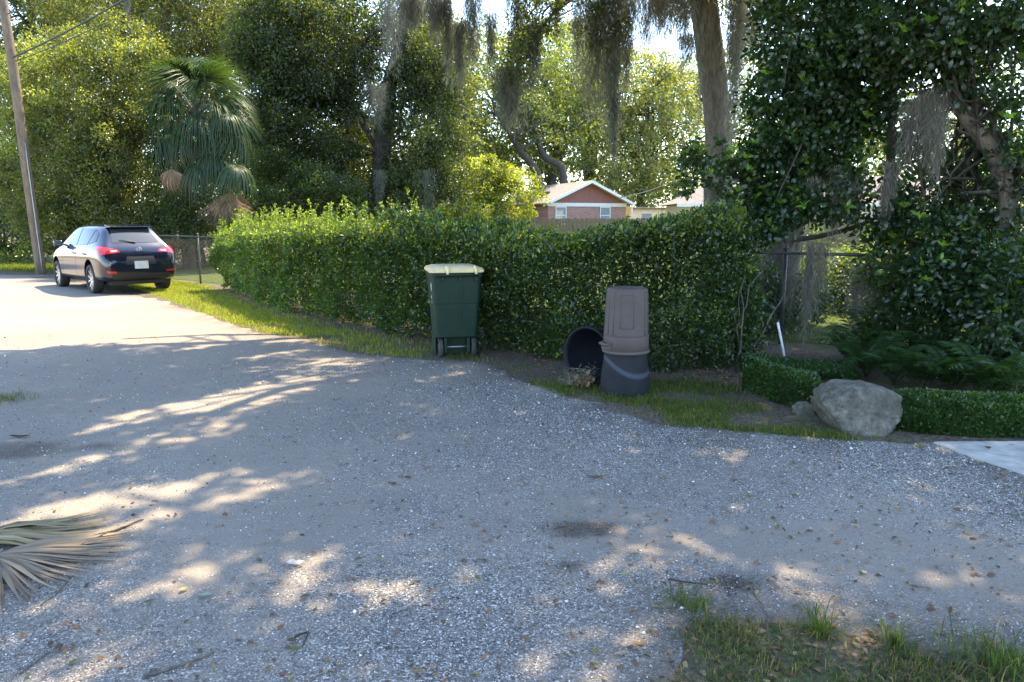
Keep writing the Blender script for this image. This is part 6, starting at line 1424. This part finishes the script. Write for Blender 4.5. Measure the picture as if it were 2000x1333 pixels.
one_leaf('pale curled leaf bleached white in the lower left sun patch', 578, 1109, .085, .045, (.66, .62, .55), 8, 301, curl=.7)
one_leaf('brown pointed leaf lying on the concrete driveway', 1928, 887, .06, .04, (.16, .10, .06), 80, 302, z=.034, curl=.6)
one_leaf('tan leaf on the concrete driveway right of the pointed one', 1975, 880, .05, .02, (.28, .23, .13), -20, 303, z=.034)
one_leaf('small olive leaf near the slab corner on the driveway', 1878, 873, .05, .018, (.2, .17, .09), 5, 304, z=.034)
one_leaf('pale yellow leaf on the gravel beside the foreground sun streak', 1688, 1125, .03, .024, (.6, .52, .25), 30, 305)
one_leaf('green oval leaf beside the small twig pile', 578, 1274, .05, .026, (.16, .19, .07), -15, 306)
one_leaf('tan folded leaf in the sun patch right of the palm frond', 360, 1160, .04, .03, (.48, .38, .18), 50, 307, curl=.6)
one_leaf('grey green leaf right of the tan folded leaf', 402, 1172, .055, .03, (.34, .36, .30), 10, 308, curl=.6)
one_leaf('green pointed leaf left of the tan folded leaf', 293, 1183, .06, .014, (.12, .16, .06), 45, 309)
one_leaf('long brown curled leaf lying across the mid gravel', 1165, 935, .14, .03, (.15, .10, .07), 5, 310)
one_leaf('orange brown leaf near the bottom edge beside the foreground grass', 1250, 1268, .06, .02, (.36, .2, .1), 0, 311)
one_leaf('tan broad leaf at the edge of the foreground grass', 1215, 1288, .06, .024, (.4, .3, .2), 15, 312)
one_leaf('rusty leaf in the middle of the foreground gravel', 1168, 1153, .04, .02, (.4, .22, .12), 30, 313)
one_leaf('yellow green leaf right of the rusty leaf', 1218, 1133, .035, .014, (.35, .34, .1), 70, 314)
one_leaf('brown leaf between the two foreground sun patches', 688, 1135, .05, .022, (.26, .15, .09), -20, 315)
one_leaf('yellow fallen leaf on the right border beside the boulder', 1768, 816, .06, .045, (.5, .33, .1), 70, 316, z=.03)
one_leaf('dark leaf on the grey gravel above the left soil spot', 40, 857, .16, .04, (.07, .05, .04), 5, 317)
def stick(label, pts, r, mat='bark_grey', seed=0):
    rng = RNG(seed); p = np.array([G(*q) for q in pts]); p[:, 2] = lot_z(p[:, 0], p[:, 1]) + r * 0.9; p = smooth_path(p, 4) + rng.normal(size=((len(p) - 1) * 4 + 1, 3)) * r * 0.4
    mb = MB(); mb.tube(p - p[0], np.linspace(r, r * .5, len(p)), 6); o = link('twig', mb.mesh('twig', M[mat], True), None, p[0]); tag(o, label, 'twig', 'twigs on the gravel')
stick('long dark twig beyond the tip of the dry palm frond', [(150, 1082), (220, 1048), (285, 1022)], .009, 'bark_dark', 1)
stick('long grey twig along the bottom left edge', [(280, 1332), (340, 1312), (420, 1284)], .007, 'bark_grey', 2)
stick('short pale straw right of the palm frond leaflets', [(80, 1190), (115, 1165), (138, 1135)], .0035, 'bark_smooth', 3)
stick('pale straw across the right dark soil spot', [(1462, 1150), (1480, 1178), (1500, 1212)], .004, 'pole_wood', 4)
stick('dark thin twig left of the right dark soil spot', [(1305, 1138), (1345, 1144), (1385, 1148)], .004, 'bark_dark', 5)
stick('bent twig of the small pile near the bottom', [(572, 1252), (600, 1240), (592, 1268)], .004, 'bark_dark', 6)
stick('pale dry stem on the foreground gravel', [(770, 1202), (790, 1192), (808, 1185)], .002, 'pole_wood', 7)
stick('thin twig at the far lower left corner', [(40, 1320), (70, 1298), (98, 1280)], .004, 'bark_grey', 8)
stick('dark twig lying in the foreground grass', [(1830, 1292), (1860, 1296), (1892, 1302)], .005, 'bark_dark', 9)
stick('broken branch left of the boulder on bare dirt', [(1470, 785), (1500, 792), (1515, 796)], .012, 'bark_smooth', 10)
